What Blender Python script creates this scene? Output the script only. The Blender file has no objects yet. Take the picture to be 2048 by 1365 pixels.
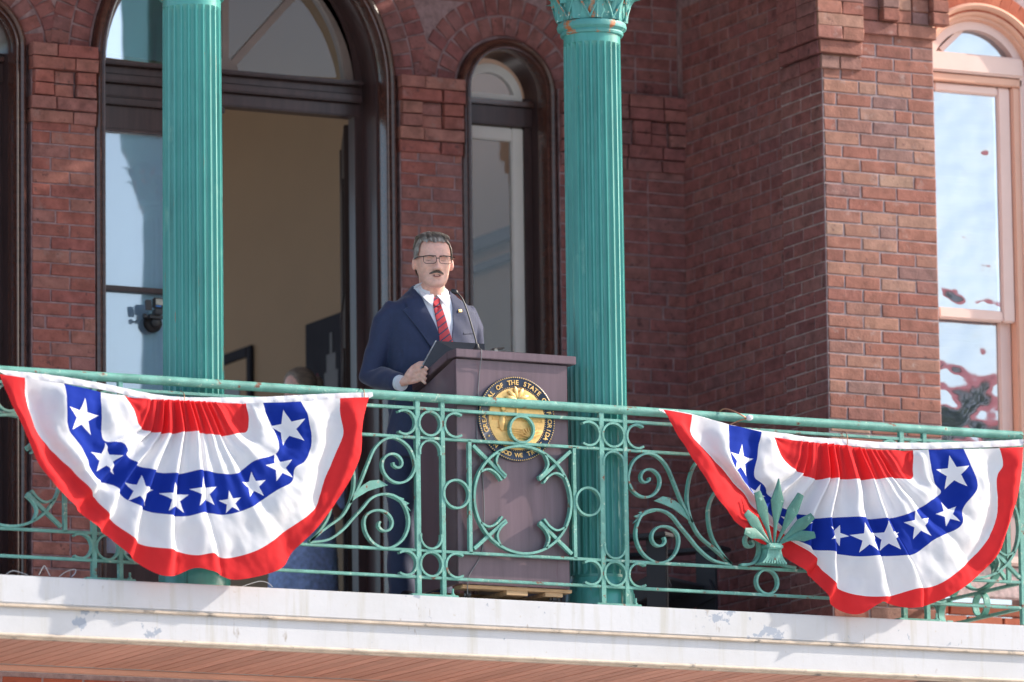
import bpy, bmesh, math, random
import numpy as np
from mathutils import Vector, Matrix
from mathutils.bvhtree import BVHTree
from mathutils import noise as mnoise
random.seed(7); RNG = np.random.default_rng(7)
SC = bpy.context.scene
COL = SC.collection
rad = math.radians

# ------------------------------------------------------------------ camera, sky, sun, exposure
# x along the facade, y into the building, z up; railing plane y = 0, balcony floor z = -0.05
F_PX = 13590.0
def cam_axes(yaw, pitch, roll):
    cy, sy, cp, sp = math.cos(yaw), math.sin(yaw), math.cos(pitch), math.sin(pitch)
    fwd = np.array([sy*cp, cy*cp, sp]); r0 = np.array([cy, -sy, 0.0]); u0 = np.cross(r0, fwd)
    c, s = math.cos(roll), math.sin(roll)
    return np.array([c*r0 + s*u0, -s*r0 + c*u0, fwd])
AX = cam_axes(rad(26.69), rad(9.35), rad(-0.7313))
CAM = np.array([-15.2208, -30.2852, -4.3150])
cd = bpy.data.cameras.new('camera'); cam = bpy.data.objects.new('camera', cd); COL.objects.link(cam)
r, u, f = [Vector(a) for a in AX]
mw = Matrix((r, u, -f)).transposed().to_4x4(); mw.translation = Vector(CAM); cam.matrix_world = mw
cd.sensor_width = 36; cd.lens = F_PX*36/2048; cd.clip_start = 1; cd.clip_end = 3000
cd.dof.use_dof = True; cd.dof.focus_distance = 34.5; cd.dof.aperture_fstop = 1.7
SC.camera = cam
SUN_AZ, SUN_EL = rad(76), rad(29)          # azimuth right of the facade's outward normal
w = bpy.data.worlds.new('World'); SC.world = w; w.use_nodes = True
nt = w.node_tree; bg = nt.nodes['Background']
sky = nt.nodes.new('ShaderNodeTexSky'); sky.sky_type = 'NISHITA'; sky.sun_disc = False
sky.sun_elevation = SUN_EL; sky.sun_rotation = math.pi - SUN_AZ
sky.air_density = 1.0; sky.dust_density = 2.2; sky.ozone_density = 1.5
nt.links.new(sky.outputs[0], bg.inputs[0]); bg.inputs[1].default_value = 0.15
sd = bpy.data.lights.new('sun', 'SUN'); sun = bpy.data.objects.new('sun', sd); COL.objects.link(sun)
sd.energy = 3.3; sd.angle = rad(0.8); sd.color = (1.0, 0.90, 0.78)
to_sun = Vector((math.sin(SUN_AZ)*math.cos(SUN_EL), -math.cos(SUN_AZ)*math.cos(SUN_EL), math.sin(SUN_EL)))
sun.rotation_euler = to_sun.to_track_quat('Z', 'Y').to_euler()
SC.view_settings.view_transform = 'Standard'; SC.view_settings.look = 'None'
SC.view_settings.exposure = 1.0; SC.view_settings.gamma = 1.0
SC.cycles.max_bounces = 8; SC.cycles.diffuse_bounces = 5

def on(px, py, y):
    """a measured point of the photograph laid on the real vertical plane at depth y -> (x, z)"""
    d = np.array([(px-1024)/F_PX, -(py-682.5)/F_PX, 1.0]) @ AX
    p = CAM + (y-CAM[1])/d[1]*d
    return (p[0], p[2])

# ------------------------------------------------------------------ helpers
class MB:
    def __init__(s): s.v = []; s.f = []; s.m = []
    def add(s, vs, fs, mi=0):
        o = len(s.v); s.v += [tuple(map(float, v)) for v in vs]
        s.f += [tuple(i+o for i in f) for f in fs]; s.m += [mi]*len(fs); return s
    def box(s, x0, x1, y0, y1, z0, z1, mi=0):
        vs = [(x, y, z) for z in (z0, z1) for y in (y0, y1) for x in (x0, x1)]
        return s.add(vs, [(0,2,3,1), (4,5,7,6), (0,1,5,4), (2,6,7,3), (0,4,6,2), (1,3,7,5)], mi)
    def obox(s, c, ax, ay, az):      # box about centre c with half-axis vectors
        c, ax, ay, az = map(Vector, (c, ax, ay, az))
        vs = [c+i*ax+j*ay+k*az for k in (-1, 1) for j in (-1, 1) for i in (-1, 1)]
        return s.add(vs, [(0,2,3,1), (4,5,7,6), (0,1,5,4), (2,6,7,3), (0,4,6,2), (1,3,7,5)])
    def prism(s, poly, y0, y1):      # polygon in x,z pushed along y
        n = len(poly)
        vs = [(x, y0, z) for x, z in poly] + [(x, y1, z) for x, z in poly]
        return s.add(vs, [tuple(range(n)), tuple(range(2*n-1, n-1, -1))] + [(i, i+n, (i+1) % n+n, (i+1) % n) for i in range(n)])
    def grid(s, P, closed=False, cap=False, mi=0):     # P[i][j] rows of points
        n, m = len(P), len(P[0]); vs = [p for row in P for p in row]; fs = []
        for i in range(n-1):
            for j in range(m if closed else m-1):
                a = i*m+j; b = i*m+(j+1) % m
                fs.append((a, b, b+m, a+m))
        if cap: fs += [tuple(range(m-1, -1, -1)), tuple(range((n-1)*m, n*m))]
        return s.add(vs, fs, mi)
    def tube(s, path, rr, n=8, closed=False):
        path = [Vector(p) for p in path]; L = len(path)
        if not hasattr(rr, '__len__'): rr = [rr]*L
        T = []
        for i in range(L):
            a = path[(i-1) % L] if (closed or i) else path[0]; b = path[(i+1) % L] if (closed or i < L-1) else path[-1]
            T.append((b-a).normalized())
        up = Vector((0, 0, 1)) if abs(T[0].z) < .9 else Vector((0, 1, 0))
        N = (up - T[0]*up.dot(T[0])).normalized(); rows = []
        for i in range(L):
            N = (N - T[i]*N.dot(T[i])).normalized(); B = T[i].cross(N)
            q = rr[i]; qa, qb = q if hasattr(q, '__len__') else (q, q)
            rows.append([path[i] + N*qa*math.cos(2*math.pi*k/n) + B*qb*math.sin(2*math.pi*k/n) for k in range(n)])
        if closed: rows.append(rows[0])
        return s.grid(rows, True, not closed)
    def ribbon(s, path, wid, y0, y1, closed=False):    # flat bar following an x,z path; wid = thickness in plane
        path = [np.array(p, float) for p in path]; L = len(path); rows = []
        if not hasattr(wid, '__len__'): wid = [wid]*L
        for i in range(L):
            a = path[(i-1) % L] if (closed or i) else path[0]; b = path[(i+1) % L] if (closed or i < L-1) else path[-1]
            t = b-a; t = t/(np.hypot(*t)+1e-9); n = np.array([-t[1], t[0]])*wid[i]/2
            p, q = path[i]+n, path[i]-n
            rows.append([(p[0], y0, p[1]), (p[0], y1, p[1]), (q[0], y1, q[1]), (q[0], y0, q[1])])
        if closed: rows.append(rows[0])
        return s.grid(rows, True, not closed)
    def lathe(s, cx, cy, prof, n=32, flute=None):
        rows = []
        for rr, z in prof:
            rows.append([(cx+rr*math.cos(2*math.pi*k/n), cy+rr*math.sin(2*math.pi*k/n), z) for k in range(n)])
        return s.grid(rows, True, True)
    def ell(s, c, rx, ry, rz, n=16, rot=None):
        rows = []
        for i in range(n//2+1):
            a = -math.pi/2+math.pi*i/(n//2); row = []
            for k in range(n):
                b = 2*math.pi*k/n
                p = Vector((rx*max(math.cos(a), .01)*math.cos(b), ry*max(math.cos(a), .01)*math.sin(b), rz*math.sin(a)))
                row.append(Vector(c) + (rot @ p if rot else p))
            rows.append(row)
        return s.grid(rows, True, True)
    def mesh(s, name, smooth=True, angle=38, bevel=0, weld=False):
        me = bpy.data.meshes.new(name); me.from_pydata(s.v, [], s.f)
        if any(s.m): me.polygons.foreach_set('material_index', s.m)
        bm = bmesh.new(); bm.from_mesh(me)
        if weld: bmesh.ops.remove_doubles(bm, verts=bm.verts, dist=1e-5)
        bmesh.ops.recalc_face_normals(bm, faces=bm.faces)
        if bevel:
            es = [e for e in bm.edges if len(e.link_faces) == 2 and e.calc_face_angle(0) > .6]
            bmesh.ops.bevel(bm, geom=es, offset=bevel, segments=2, affect='EDGES', clamp_overlap=True)
        bm.to_mesh(me); bm.free()
        if smooth:
            me.shade_smooth(); me.set_sharp_from_angle(angle=rad(angle))
        return me

def setup(o, mats, parent):
    COL.objects.link(o)
    for m in (mats if isinstance(mats, (list, tuple)) else [mats]): o.data.materials.append(m)
    if parent is not None:
        o.parent = parent
        if parent.type == 'EMPTY': o.matrix_parent_inverse = Matrix.Translation(-parent.location)
def part(name, mb, mats, parent=None, **kw):
    o = bpy.data.objects.new(name, mb.mesh(name, **kw) if isinstance(mb, MB) else mb); setup(o, mats, parent); return o
def tag(o, label, cat, group=None):
    o['label'] = label; o['category'] = cat
    if group: o['group'] = group
    return o
def thing(name, label, cat, loc, group=None):
    o = bpy.data.objects.new(name, None); COL.objects.link(o); o.location = loc; o.empty_display_size = .1
    return tag(o, label, cat, group)
def structure(o): o['kind'] = 'structure'; return o
def copy_tree(o, parent=None, delta=None):
    c = o.copy(); COL.objects.link(c)
    if parent is not None:
        mi = o.matrix_parent_inverse.copy(); c.parent = parent; c.matrix_parent_inverse = mi
    elif delta is not None: c.location = Vector(o.location)+Vector(delta)
    for ch in o.children: copy_tree(ch, c)
    return c
def bez(pts, n=60, closed=False):      # smooth curve through points (Catmull-Rom), equal steps
    P = np.array(pts, float); L = len(P); out = []
    seg = L if closed else L-1
    for i in range(seg):
        p0, p1, p2, p3 = (P[(i-1) % L] if closed or i else 2*P[0]-P[1]), P[i], P[(i+1) % L], (P[(i+2) % L] if closed or i < L-2 else 2*P[-1]-P[-2])
        for t in np.linspace(0, 1, 12, endpoint=False):
            out.append(.5*((2*p1)+(-p0+p2)*t+(2*p0-5*p1+4*p2-p3)*t*t+(-p0+3*p1-3*p2+p3)*t**3))
    if not closed: out.append(P[-1])
    return resample(np.array(out), n, closed)
def resample(P, n, closed=False):
    P = np.array(P, float)
    if closed: P = np.vstack([P, P[:1]])
    d = np.r_[0, np.cumsum(np.linalg.norm(np.diff(P, axis=0), axis=1))]
    s = np.linspace(0, d[-1], n+1 if closed else n)
    if closed: s = s[:-1]
    return np.stack([np.interp(s, d, P[:, k]) for k in range(P.shape[1])], 1)
def arc(cx, cz, r, a0, a1, n=20):
    return [(cx+r*math.cos(rad(a0+(a1-a0)*i/n)), cz+r*math.sin(rad(a0+(a1-a0)*i/n))) for i in range(n+1)]

# ------------------------------------------------------------------ materials
def mat(name, col, rough=.5, metal=0.0, var=.15, vs=6.0, bump=0.0, bs=60.0, coat=0.0, patches=(), stretch=(1,1,1),
        rnd=0.0, ramp=None, transl=0.0, spec=.5, sss=0.0, sheen=0.0, det=4.0):
    m = bpy.data.materials.new(name); m.use_nodes = True; N = m.node_tree.nodes; L = m.node_tree.links
    b = N['Principled BSDF']; b.inputs['Roughness'].default_value = rough; b.inputs['Metallic'].default_value = metal
    b.inputs['Coat Weight'].default_value = coat; b.inputs['Coat Roughness'].default_value = .12
    b.inputs['Specular IOR Level'].default_value = spec
    if sss: b.inputs['Subsurface Weight'].default_value = sss; b.inputs['Subsurface Radius'].default_value = (.012, .005, .003); b.inputs['Subsurface Scale'].default_value = 1.0
    if sheen: b.inputs['Sheen Weight'].default_value = sheen; b.inputs['Sheen Roughness'].default_value = .4
    tc = N.new('ShaderNodeTexCoord'); mp = N.new('ShaderNodeMapping'); mp.inputs['Scale'].default_value = stretch
    oi = N.new('ShaderNodeObjectInfo')
    off = N.new('ShaderNodeVectorMath'); off.operation = 'MULTIPLY_ADD'
    cmb = N.new('ShaderNodeCombineXYZ')
    for k in range(3): L.new(oi.outputs['Random'], cmb.inputs[k])
    L.new(cmb.outputs[0], off.inputs[0]); off.inputs[1].default_value = (37, 53, 71); L.new(tc.outputs['Object'], off.inputs[2])
    L.new(off.outputs[0], mp.inputs[0])
    def noise(scale, detail=det, rgh=.6, st=None):
        src = mp
        if st: src = N.new('ShaderNodeMapping'); src.inputs['Scale'].default_value = st; L.new(off.outputs[0], src.inputs[0])
        n = N.new('ShaderNodeTexNoise'); n.inputs['Scale'].default_value = scale; n.inputs['Detail'].default_value = detail; n.inputs['Roughness'].default_value = rgh
        L.new(src.outputs[0], n.inputs['Vector']); return n.outputs['Fac']
    def mix(fac, a, c, mode='MIX'):
        x = N.new('ShaderNodeMix'); x.data_type = 'RGBA'; x.blend_type = mode
        (L.new(fac, x.inputs[0]) if hasattr(fac, 'links') else setattr(x.inputs[0], 'default_value', fac))
        for sck, val in ((6, a), (7, c)):
            if hasattr(val, 'links'): L.new(val, x.inputs[sck])
            else: x.inputs[sck].default_value = (*val, 1)
        return x.outputs[2]
    if ramp:
        cr = N.new('ShaderNodeValToRGB'); cr.color_ramp.interpolation = 'LINEAR'
        while len(cr.color_ramp.elements) < len(ramp): cr.color_ramp.elements.new(.5)
        for i, (e, c) in enumerate(zip(cr.color_ramp.elements, ramp)): e.position = i/(len(ramp)-1); e.color = (*c, 1)
        L.new(oi.outputs['Random'], cr.inputs[0]); base = cr.outputs[0]
    else: base = col
    mr = N.new('ShaderNodeMapRange'); mr.inputs[3].default_value = 1-var; mr.inputs[4].default_value = 1+var
    mr.inputs[1].default_value = .25; mr.inputs[2].default_value = .75; mr.clamp = False
    L.new(noise(vs), mr.inputs[0]); c = mix(1.0, base, mr.outputs[0], 'MULTIPLY')
    if rnd:
        m2 = N.new('ShaderNodeMapRange'); m2.inputs[3].default_value = 1-rnd; m2.inputs[4].default_value = 1+rnd
        L.new(oi.outputs['Random'], m2.inputs[0]); c = mix(1.0, c, m2.outputs[0], 'MULTIPLY')
    for (pc, ps, lo, hi, *st) in patches:
        r_ = N.new('ShaderNodeMapRange'); r_.inputs[1].default_value = lo; r_.inputs[2].default_value = hi
        L.new(noise(ps, 5, .65, st[0] if st else None), r_.inputs[0]); c = mix(r_.outputs[0], c, pc)
    L.new(c, b.inputs['Base Color'])
    if bump:
        bn = N.new('ShaderNodeBump'); bn.inputs['Strength'].default_value = bump; bn.inputs['Distance'].default_value = .004
        L.new(noise(bs, 5), bn.inputs['Height']); L.new(bn.outputs[0], b.inputs['Normal'])
    if transl:
        tr = N.new('ShaderNodeBsdfTranslucent'); L.new(c, tr.inputs[0]); mx = N.new('ShaderNodeMixShader'); mx.inputs[0].default_value = transl
        L.new(b.outputs[0], mx.inputs[1]); L.new(tr.outputs[0], mx.inputs[2]); L.new(mx.outputs[0], N['Material Output'].inputs[0])
    return m
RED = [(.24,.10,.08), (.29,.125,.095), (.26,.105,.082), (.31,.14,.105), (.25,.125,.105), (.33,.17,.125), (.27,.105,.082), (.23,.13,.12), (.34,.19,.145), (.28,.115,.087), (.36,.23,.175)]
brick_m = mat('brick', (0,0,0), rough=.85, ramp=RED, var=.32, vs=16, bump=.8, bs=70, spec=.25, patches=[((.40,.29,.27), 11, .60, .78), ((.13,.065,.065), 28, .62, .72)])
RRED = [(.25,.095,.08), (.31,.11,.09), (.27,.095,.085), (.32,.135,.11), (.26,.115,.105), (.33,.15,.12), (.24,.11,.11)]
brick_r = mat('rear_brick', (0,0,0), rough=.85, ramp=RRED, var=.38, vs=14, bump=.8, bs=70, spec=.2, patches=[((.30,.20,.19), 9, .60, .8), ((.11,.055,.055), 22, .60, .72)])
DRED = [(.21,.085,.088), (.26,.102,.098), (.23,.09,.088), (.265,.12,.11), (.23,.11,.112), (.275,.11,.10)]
brick_d = mat('shaded_brick', (0,0,0), rough=.9, ramp=DRED, var=.38, vs=14, bump=.8, bs=70, spec=.2, patches=[((.25,.15,.15), 8, .62, .8), ((.10,.05,.05), 20, .58, .7)])  # same brick, darkened in its colour for walls and faces in shade
brick_o = mat('orange_brick', (0,0,0), rough=.85, ramp=[(.42,.12,.07), (.36,.10,.06), (.45,.15,.09)], var=.2, vs=10, bump=.4, bs=80, spec=.25)
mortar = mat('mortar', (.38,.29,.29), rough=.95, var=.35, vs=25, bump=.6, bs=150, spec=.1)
mortar_d = mat('shaded_mortar', (.28,.19,.20), rough=.95, var=.45, vs=20, bump=.6, bs=150, spec=.1)  # mortar colour darkened to match the shaded brickwork
TEAL = (.078,.335,.30)
teal = mat('teal_paint', TEAL, rough=.24, var=.12, vs=3, bump=.25, bs=45, spec=.5, stretch=(1,1,.35), patches=[((.045,.22,.20), 2.5, .5, .8), ((.16,.42,.36), 9, .60, .75), ((.04,.17,.15), 7, .57, .72, (3,3,.14)), ((.24,.13,.07), 10, .665, .70, (3,3,.22))])
iron = mat('weathered_teal_iron', (.135,.36,.305), rough=.5, var=.3, vs=14, bump=.5, bs=120, patches=[((.09,.28,.23), 5, .52, .66), ((.40,.56,.46), 26, .60, .68), ((.17,.075,.045), 13, .615, .66)])
dark_iron = mat('dark_teal_iron', (.055,.19,.16), rough=.5, var=.25, vs=25, bump=.4, bs=120, patches=[((.28,.46,.41), 20, .62, .72)])
rusty = mat('rusty_teal_iron', (.09,.33,.31), rough=.55, var=.2, vs=12, bump=.5, bs=80, patches=[((.45,.16,.06), 9, .57, .63), ((.5,.7,.62), 30, .64, .7)])
white_paint = mat('weathered_white_paint', (.59,.595,.62), rough=.6, var=.05, vs=3, bump=.15, bs=40, patches=[((.55,.55,.56), 1.3, .48, .66), ((.50,.46,.41), 34, .65, .74), ((.50,.49,.46), 9, .54, .72, (1.6,1,.12)), ((.30,.25,.20), 12, .66, .75, (1,1,.35)), ((.33,.37,.44), 3.4, .645, .66), ((.36,.39,.44), 16, .675, .69)])
cream_edge = mat('cream_moulding', (.60,.50,.40), rough=.65, var=.25, vs=10, bump=.3, bs=80, patches=[((.20,.18,.16), 9, .58, .68)])
soffit_m = mat('stained_boards', (.64,.35,.26), rough=.55, var=.12, vs=6, bump=.15, bs=60, rnd=.12, stretch=(6,.6,1))
wood_d = mat('dark_varnished_wood', (.062,.034,.034), rough=.32, var=.35, vs=7, bump=.1, bs=50, spec=.3, coat=.15, stretch=(4,4,.4))
wood_x = mat('dull_dark_wood', (.028,.014,.011), spec=.15, rough=.55, var=.3, vs=7, bump=.15, bs=50, stretch=(4,4,.4))
wood_r = mat('red_brown_wood', (.075,.028,.02), rough=.25, var=.4, vs=8, bump=.1, bs=40, coat=.55, stretch=(.5,4,5))
cream = mat('cream_paint', (.66,.61,.57), rough=.45, var=.06, vs=5)
peach = mat('peach_paint', (.70,.40,.29), rough=.5, var=.07, vs=5, bump=.15, bs=60)
peach_l = mat('pale_pink_paint', (.74,.54,.48), rough=.5, var=.06, vs=4, bump=.15, bs=60)
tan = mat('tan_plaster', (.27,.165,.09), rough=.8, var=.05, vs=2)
black_p = mat('black_plastic', (.022,.021,.026), rough=.4, var=.2, vs=20)
black_m = mat('black_metal', (.018,.018,.022), rough=.5, metal=0, var=.2, vs=20)
mahog = mat('mahogany_laminate', (.14,.092,.112), rough=.30, var=.22, vs=5, stretch=(6,1,.35), coat=.25, patches=[((.105,.05,.07), 7, .64, .74)])
gold = mat('gold_leaf', (.80,.52,.20), rough=.38, metal=.65, var=.2, vs=30, bump=.3, bs=150)
navy_enamel = mat('navy_enamel', (.018,.035,.075), rough=.4, var=.2, vs=30)
red_c = mat('red_cloth', (.80,.040,.045), rough=.9, var=.06, vs=7, transl=.35, spec=.12, bump=.45, bs=16)
white_c = mat('white_cloth', (.80,.80,.84), rough=.9, var=.03, vs=6, transl=.25, spec=.12, bump=.45, bs=16)
blue_c = mat('blue_cloth', (.009,.032,.30), rough=.9, var=.08, vs=7, transl=.15, spec=.12, bump=.45, bs=16)
pine = mat('raw_pine', (.55,.36,.20), rough=.7, var=.25, vs=9, stretch=(1,6,6))
concrete = mat('concrete', (.46,.44,.41), rough=.9, var=.12, vs=1.5, bump=.3, bs=20)
stone = mat('pink_speckled_stone', (.50,.37,.36), rough=.9, var=.35, vs=35, bump=.7, bs=60)
steel_d = mat('grey_rubber', (.16,.16,.18), rough=.5)
copper = mat('copper_wire', (.35,.16,.10), rough=.45, metal=.6)
steel = mat('pale_steel', (.55,.56,.58), rough=.35, metal=.7)
def glass_mat(name, tint, refl, rough=.02, bump=0, bs=4, clear=True):
    m = bpy.data.materials.new(name); m.use_nodes = True; N = m.node_tree.nodes; L = m.node_tree.links
    N.remove(N['Principled BSDF']); out = N['Material Output']
    g = N.new('ShaderNodeBsdfGlossy'); g.inputs['Roughness'].default_value = rough; g.inputs[0].default_value = (.95,.97,1,1)
    t = N.new('ShaderNodeBsdfTransparent'); t.inputs[0].default_value = (*tint, 1)
    fr = N.new('ShaderNodeFresnel'); fr.inputs[0].default_value = 1.5
    ad = N.new('ShaderNodeMath'); ad.operation = 'ADD'; ad.inputs[1].default_value = refl; ad.use_clamp = True
    L.new(fr.outputs[0], ad.inputs[0]); mx = N.new('ShaderNodeMixShader'); L.new(ad.outputs[0], mx.inputs[0])
    L.new(t.outputs[0], mx.inputs[1]); L.new(g.outputs[0], mx.inputs[2]); L.new(mx.outputs[0], out.inputs[0])
    if bump:
        tc = N.new('ShaderNodeTexCoord'); n = N.new('ShaderNodeTexNoise'); n.inputs['Scale'].default_value = bs; n.inputs['Detail'].default_value = 2.2
        L.new(tc.outputs['Object'], n.inputs['Vector']); b = N.new('ShaderNodeBump'); b.inputs['Strength'].default_value = 1; b.inputs['Distance'].default_value = bump
        L.new(n.outputs['Fac'], b.inputs['Height']); L.new(b.outputs[0], g.inputs['Normal']); L.new(b.outputs[0], fr.inputs['Normal'])
    return m
glass = glass_mat('window_glass', (.9,.93,.95), -.015)
glass_d = glass_mat('sky_mirroring_glass', (.92,.95,.97), .13, bump=.002, bs=1.5)
glass_s = glass_mat('bright_sky_glass', (.92,.95,.97), .5, bump=.001, bs=1.5)
glass_w = glass_mat('wavy_old_glass', (.8,.82,.85), .30, bump=.010, bs=2.4)
glass_u = glass_mat('rippled_glass', (.8,.82,.85), .34, bump=.012, bs=3.0)
sky_backing = mat('pale_blue_sky_backing', (.74,.86,.97), rough=.25, var=.02, vs=1.0, coat=.6)  # pale blue backing standing in for sky mirrored in the panes
frame_m = mat('black_acetate', (.012,.010,.012), rough=.25)
glass_lens = glass_mat('spectacle_lens', (.97,.97,.97), -.02)

# ------------------------------------------------------------------ ground, storey below, balcony
g = MB().box(-400, 400, -400, 400, -6.3, -6.0)
structure(part('ground', g, concrete, smooth=False))
CH, BL, JT = .0712, .2216, .0085       # course height, brick pitch, joint
_bm = {}
def brick_mesh(l, h, d=.03):
    key = (round(l, 2), round(h, 3), random.randrange(2))
    if key not in _bm:
        l = key[0]; b = .0035; a = l/2; c = h/2; q = lambda: random.uniform(-.0026, .0026)
        lay = []
        for (ia, iy) in ((0, d), (0, .004), (b, 0)):
            lay += [(sx*(a-ia)+q(), iy, sz*(c-ia)+q()) for sx, sz in ((-1,-1), (1,-1), (1,1), (-1,1))]
        fs = [(8,9,10,11)] + [(i+k, (i+1) % 4+k, (i+1) % 4+k+4, i+k+4) for k in (0, 4) for i in range(4)]
        key_m = MB().add(lay, fs).mesh('brick', angle=30); _bm[key] = key_m
    return _bm[key]
def brick(parent, c, l, h, rz=0.0, m=None, roll=0.0, proud=0.0, d=.03):
    me = brick_mesh(l, h, d)
    if not me.materials: me.materials.append(brick_m)
    o = bpy.data.objects.new('brick', me); COL.objects.link(o)
    nrm = Vector((math.sin(rz), -math.cos(rz), 0))
    o.matrix_world = Matrix.Translation(Vector(c)+nrm*(.005+proud+random.uniform(-.0012, .0012))) @ Matrix.Rotation(rz, 4, 'Z') @ Matrix.Rotation(roll+random.uniform(-.006, .006), 4, 'Y')
    loc = o.location.copy(); rot = o.rotation_euler.copy()
    o.parent = parent; o.matrix_parent_inverse = Matrix.Translation(-parent.location)
    if m and m is not brick_m: o.material_slots[0].link = 'OBJECT'; o.material_slots[0].material = m
    return o
def lay(parent, p0, p1, z0, z1, m=None, ends=(1, 1), proud=0.0, skip=None, phase=0):
    """running bond from p0 to p1 (x,y), seen with p0 on the left"""
    p0, p1 = Vector(p0), Vector(p1); L = (p1-p0).length; t = (p1-p0)/L; rz = math.atan2(t.y, t.x)
    k0 = round(z0/CH); k1 = round(z1/CH)
    for k in range(k0, k1):
        z = (k+.5)*CH; cuts = [0.0]; x = BL if (k+phase) % 2 else BL/2
        if random.random() < .12: x += random.choice((-.03, .03))
        while x < L-.045: cuts.append(x); x += BL if random.random() > .06 else BL/2
        cuts.append(L)
        for a, b in zip(cuts[:-1], cuts[1:]):
            l = b-a-JT; c = p0+t*((a+b)/2)
            if l < .03 or (skip and skip(a, b, z)): continue
            brick(parent, (c.x, c.y, z), l, CH-JT+random.uniform(-.0015, .001), rz, m, proud=proud)

# storey below the balcony
lw = thing('lower_wall', 'orange brick wall of the storey below the balcony soffit', 'wall', (0, 1.0, -6))
part('mortar_core', MB().box(-7, 6, 1.0, 1.3, -6, -.40), mortar, lw, smooth=False)
for k in range(4):
    x = -3.4+random.uniform(0, .1)+(.11 if k % 2 else 0)
    while x < .6:
        brick(lw, (x, 1.0, -.455-CH*k), BL-JT, CH-JT, 0, brick_o); x += BL
part('frieze_moulding', MB().box(-7, 6, .93, .998, -.399, -.372), peach, lw, bevel=.006)

bal = thing('balcony', 'white painted balcony edge with peeling paint and boarded soffit', 'balcony', (0, 0, -.42))
part('floor_slab', MB().box(-7, 3.6, .02, 2.58, -.20, -.05), concrete, bal, smooth=False)
part('fascia_board', MB().box(-7, 3.12, -.10, .05, -.205, -.067), white_paint, bal, bevel=.006)
part('fascia_board', MB().box(-7, 3.11, -.088, .05, -.352, -.2085), white_paint, bal, bevel=.004)
part('ledge_moulding', MB().prism([(-7, -.2065), (3.115, -.2065), (3.115, -.222), (-7, -.222)], -.108, -.0885), cream_edge, bal, bevel=.004)
part('bottom_bead', MB().tube([(-7, -.094, -.357), (3.12, -.094, -.357)], .0095, 10), cream_edge, bal)
part('bottom_bead', MB().box(-7, 3.12, -.09, -.05, -.374, -.3535), cream_edge, bal, bevel=.003)
i = 0; x = -3.6
pm = MB().box(-.0372, .0372, -.049, .93, -.3705, -.355).mesh('plank', bevel=.004)
while x < 2.3:
    o = bpy.data.objects.new('plank', pm); setup(o, [], bal)
    if not pm.materials: pm.materials.append(soffit_m)
    o.location = (x+.0*1, 0, random.uniform(-.001, .001)); x += .0755
part('soffit_backing', MB().box(-7, 3.1, -.04, 1.0, -.354, -.34), wood_d, bal, smooth=False)
part('side_fascia', MB().box(3.02, 3.12, .052, 1.0, -.35, -.067), white_paint, bal, bevel=.005)

# ------------------------------------------------------------------ brick walls of the balcony
YB, YP = 2.65, 2.59          # arch wall face, pier strip face
DC, DR, DZ = -.275, .90, 3.12      # door arch centre, radius, springing
WC, WR, WZ = 1.31, .297, 3.15      # side window arch
LC = 2*DC-WC
rw = thing('rear_wall', 'shaded brick rear wall with arched openings behind the columns', 'wall', (0, 2.7, -.05))
def wall_with_arches(x0, x1, z0, z1, holes, y0, y1):
    """front skin with arch holes, plus reveals"""
    mb = MB(); xs = sorted({x0, x1} | {h[0]-h[1] for h in holes} | {h[0]+h[1] for h in holes})
    for a, b in zip(xs[:-1], xs[1:]):
        h = next((h for h in holes if h[0]-h[1] <= a+1e-6 and b <= h[0]+h[1]+1e-6), None)
        if not h: mb.add([(a, y0, z0), (b, y0, z0), (b, y0, z1), (a, y0, z1)], [(0, 1, 2, 3)])
        else:
            A = arc(h[0], h[2], h[1], 180, 0, 32); n = len(A)
            mb.add([(x, y0, z) for x, z in A]+[(x, y0, z1) for x, z in A], [(i, i+1, i+1+n, i+n) for i in range(n-1)])
            P = [(a, z0)]+A+[(b, z0)]; n = len(P)
            mb.add([(x, y0, z) for x, z in P]+[(x, y1, z) for x, z in P], [(i, i+1, i+1+n, i+n) for i in range(n-1)])
    return mb
holes = [(LC, WR, WZ), (DC, DR, DZ), (WC, WR, WZ)]
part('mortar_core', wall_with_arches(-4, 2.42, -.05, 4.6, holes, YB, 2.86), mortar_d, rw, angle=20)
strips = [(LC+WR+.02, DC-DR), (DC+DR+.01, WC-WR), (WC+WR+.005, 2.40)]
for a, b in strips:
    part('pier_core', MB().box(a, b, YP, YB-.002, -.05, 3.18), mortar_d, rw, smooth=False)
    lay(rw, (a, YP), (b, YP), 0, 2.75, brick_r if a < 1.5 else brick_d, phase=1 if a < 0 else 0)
    z = 2.75; step = 0
    for h, out in ((CH, .015), (CH, .03), (CH*2, .035), (CH, .05), (CH, .05)):
        if h > CH:      # dentil course: alternating short stacks
            n = 3 if b-a < .5 else 7; wdt = (b-a)/n
            for i in range(n):
                for kk in range(2):
                    brick(rw, (a+(i+.5)*wdt, YP, z+(kk+.5)*CH), wdt-.008, CH-.006, 0, brick_r if a < 1.5 else brick_d, proud=.012 if i % 2 else .038, d=.06)
            z += 2*CH
        else:
            c = a + (b-a)*(.36 if step % 2 else .64)
            cc = [a-.01, c, b+.005] if b-a < .5 else [a, a+.2, a+.42, a+.64, b]
            for p, q in zip(cc[:-1], cc[1:]):
                brick(rw, ((p+q)/2, YP, z+CH/2), q-p-.007, CH-.006, 0, brick_r if a < 1.5 else brick_d, proud=out, d=.075)
            z += CH; step += 1
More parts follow.
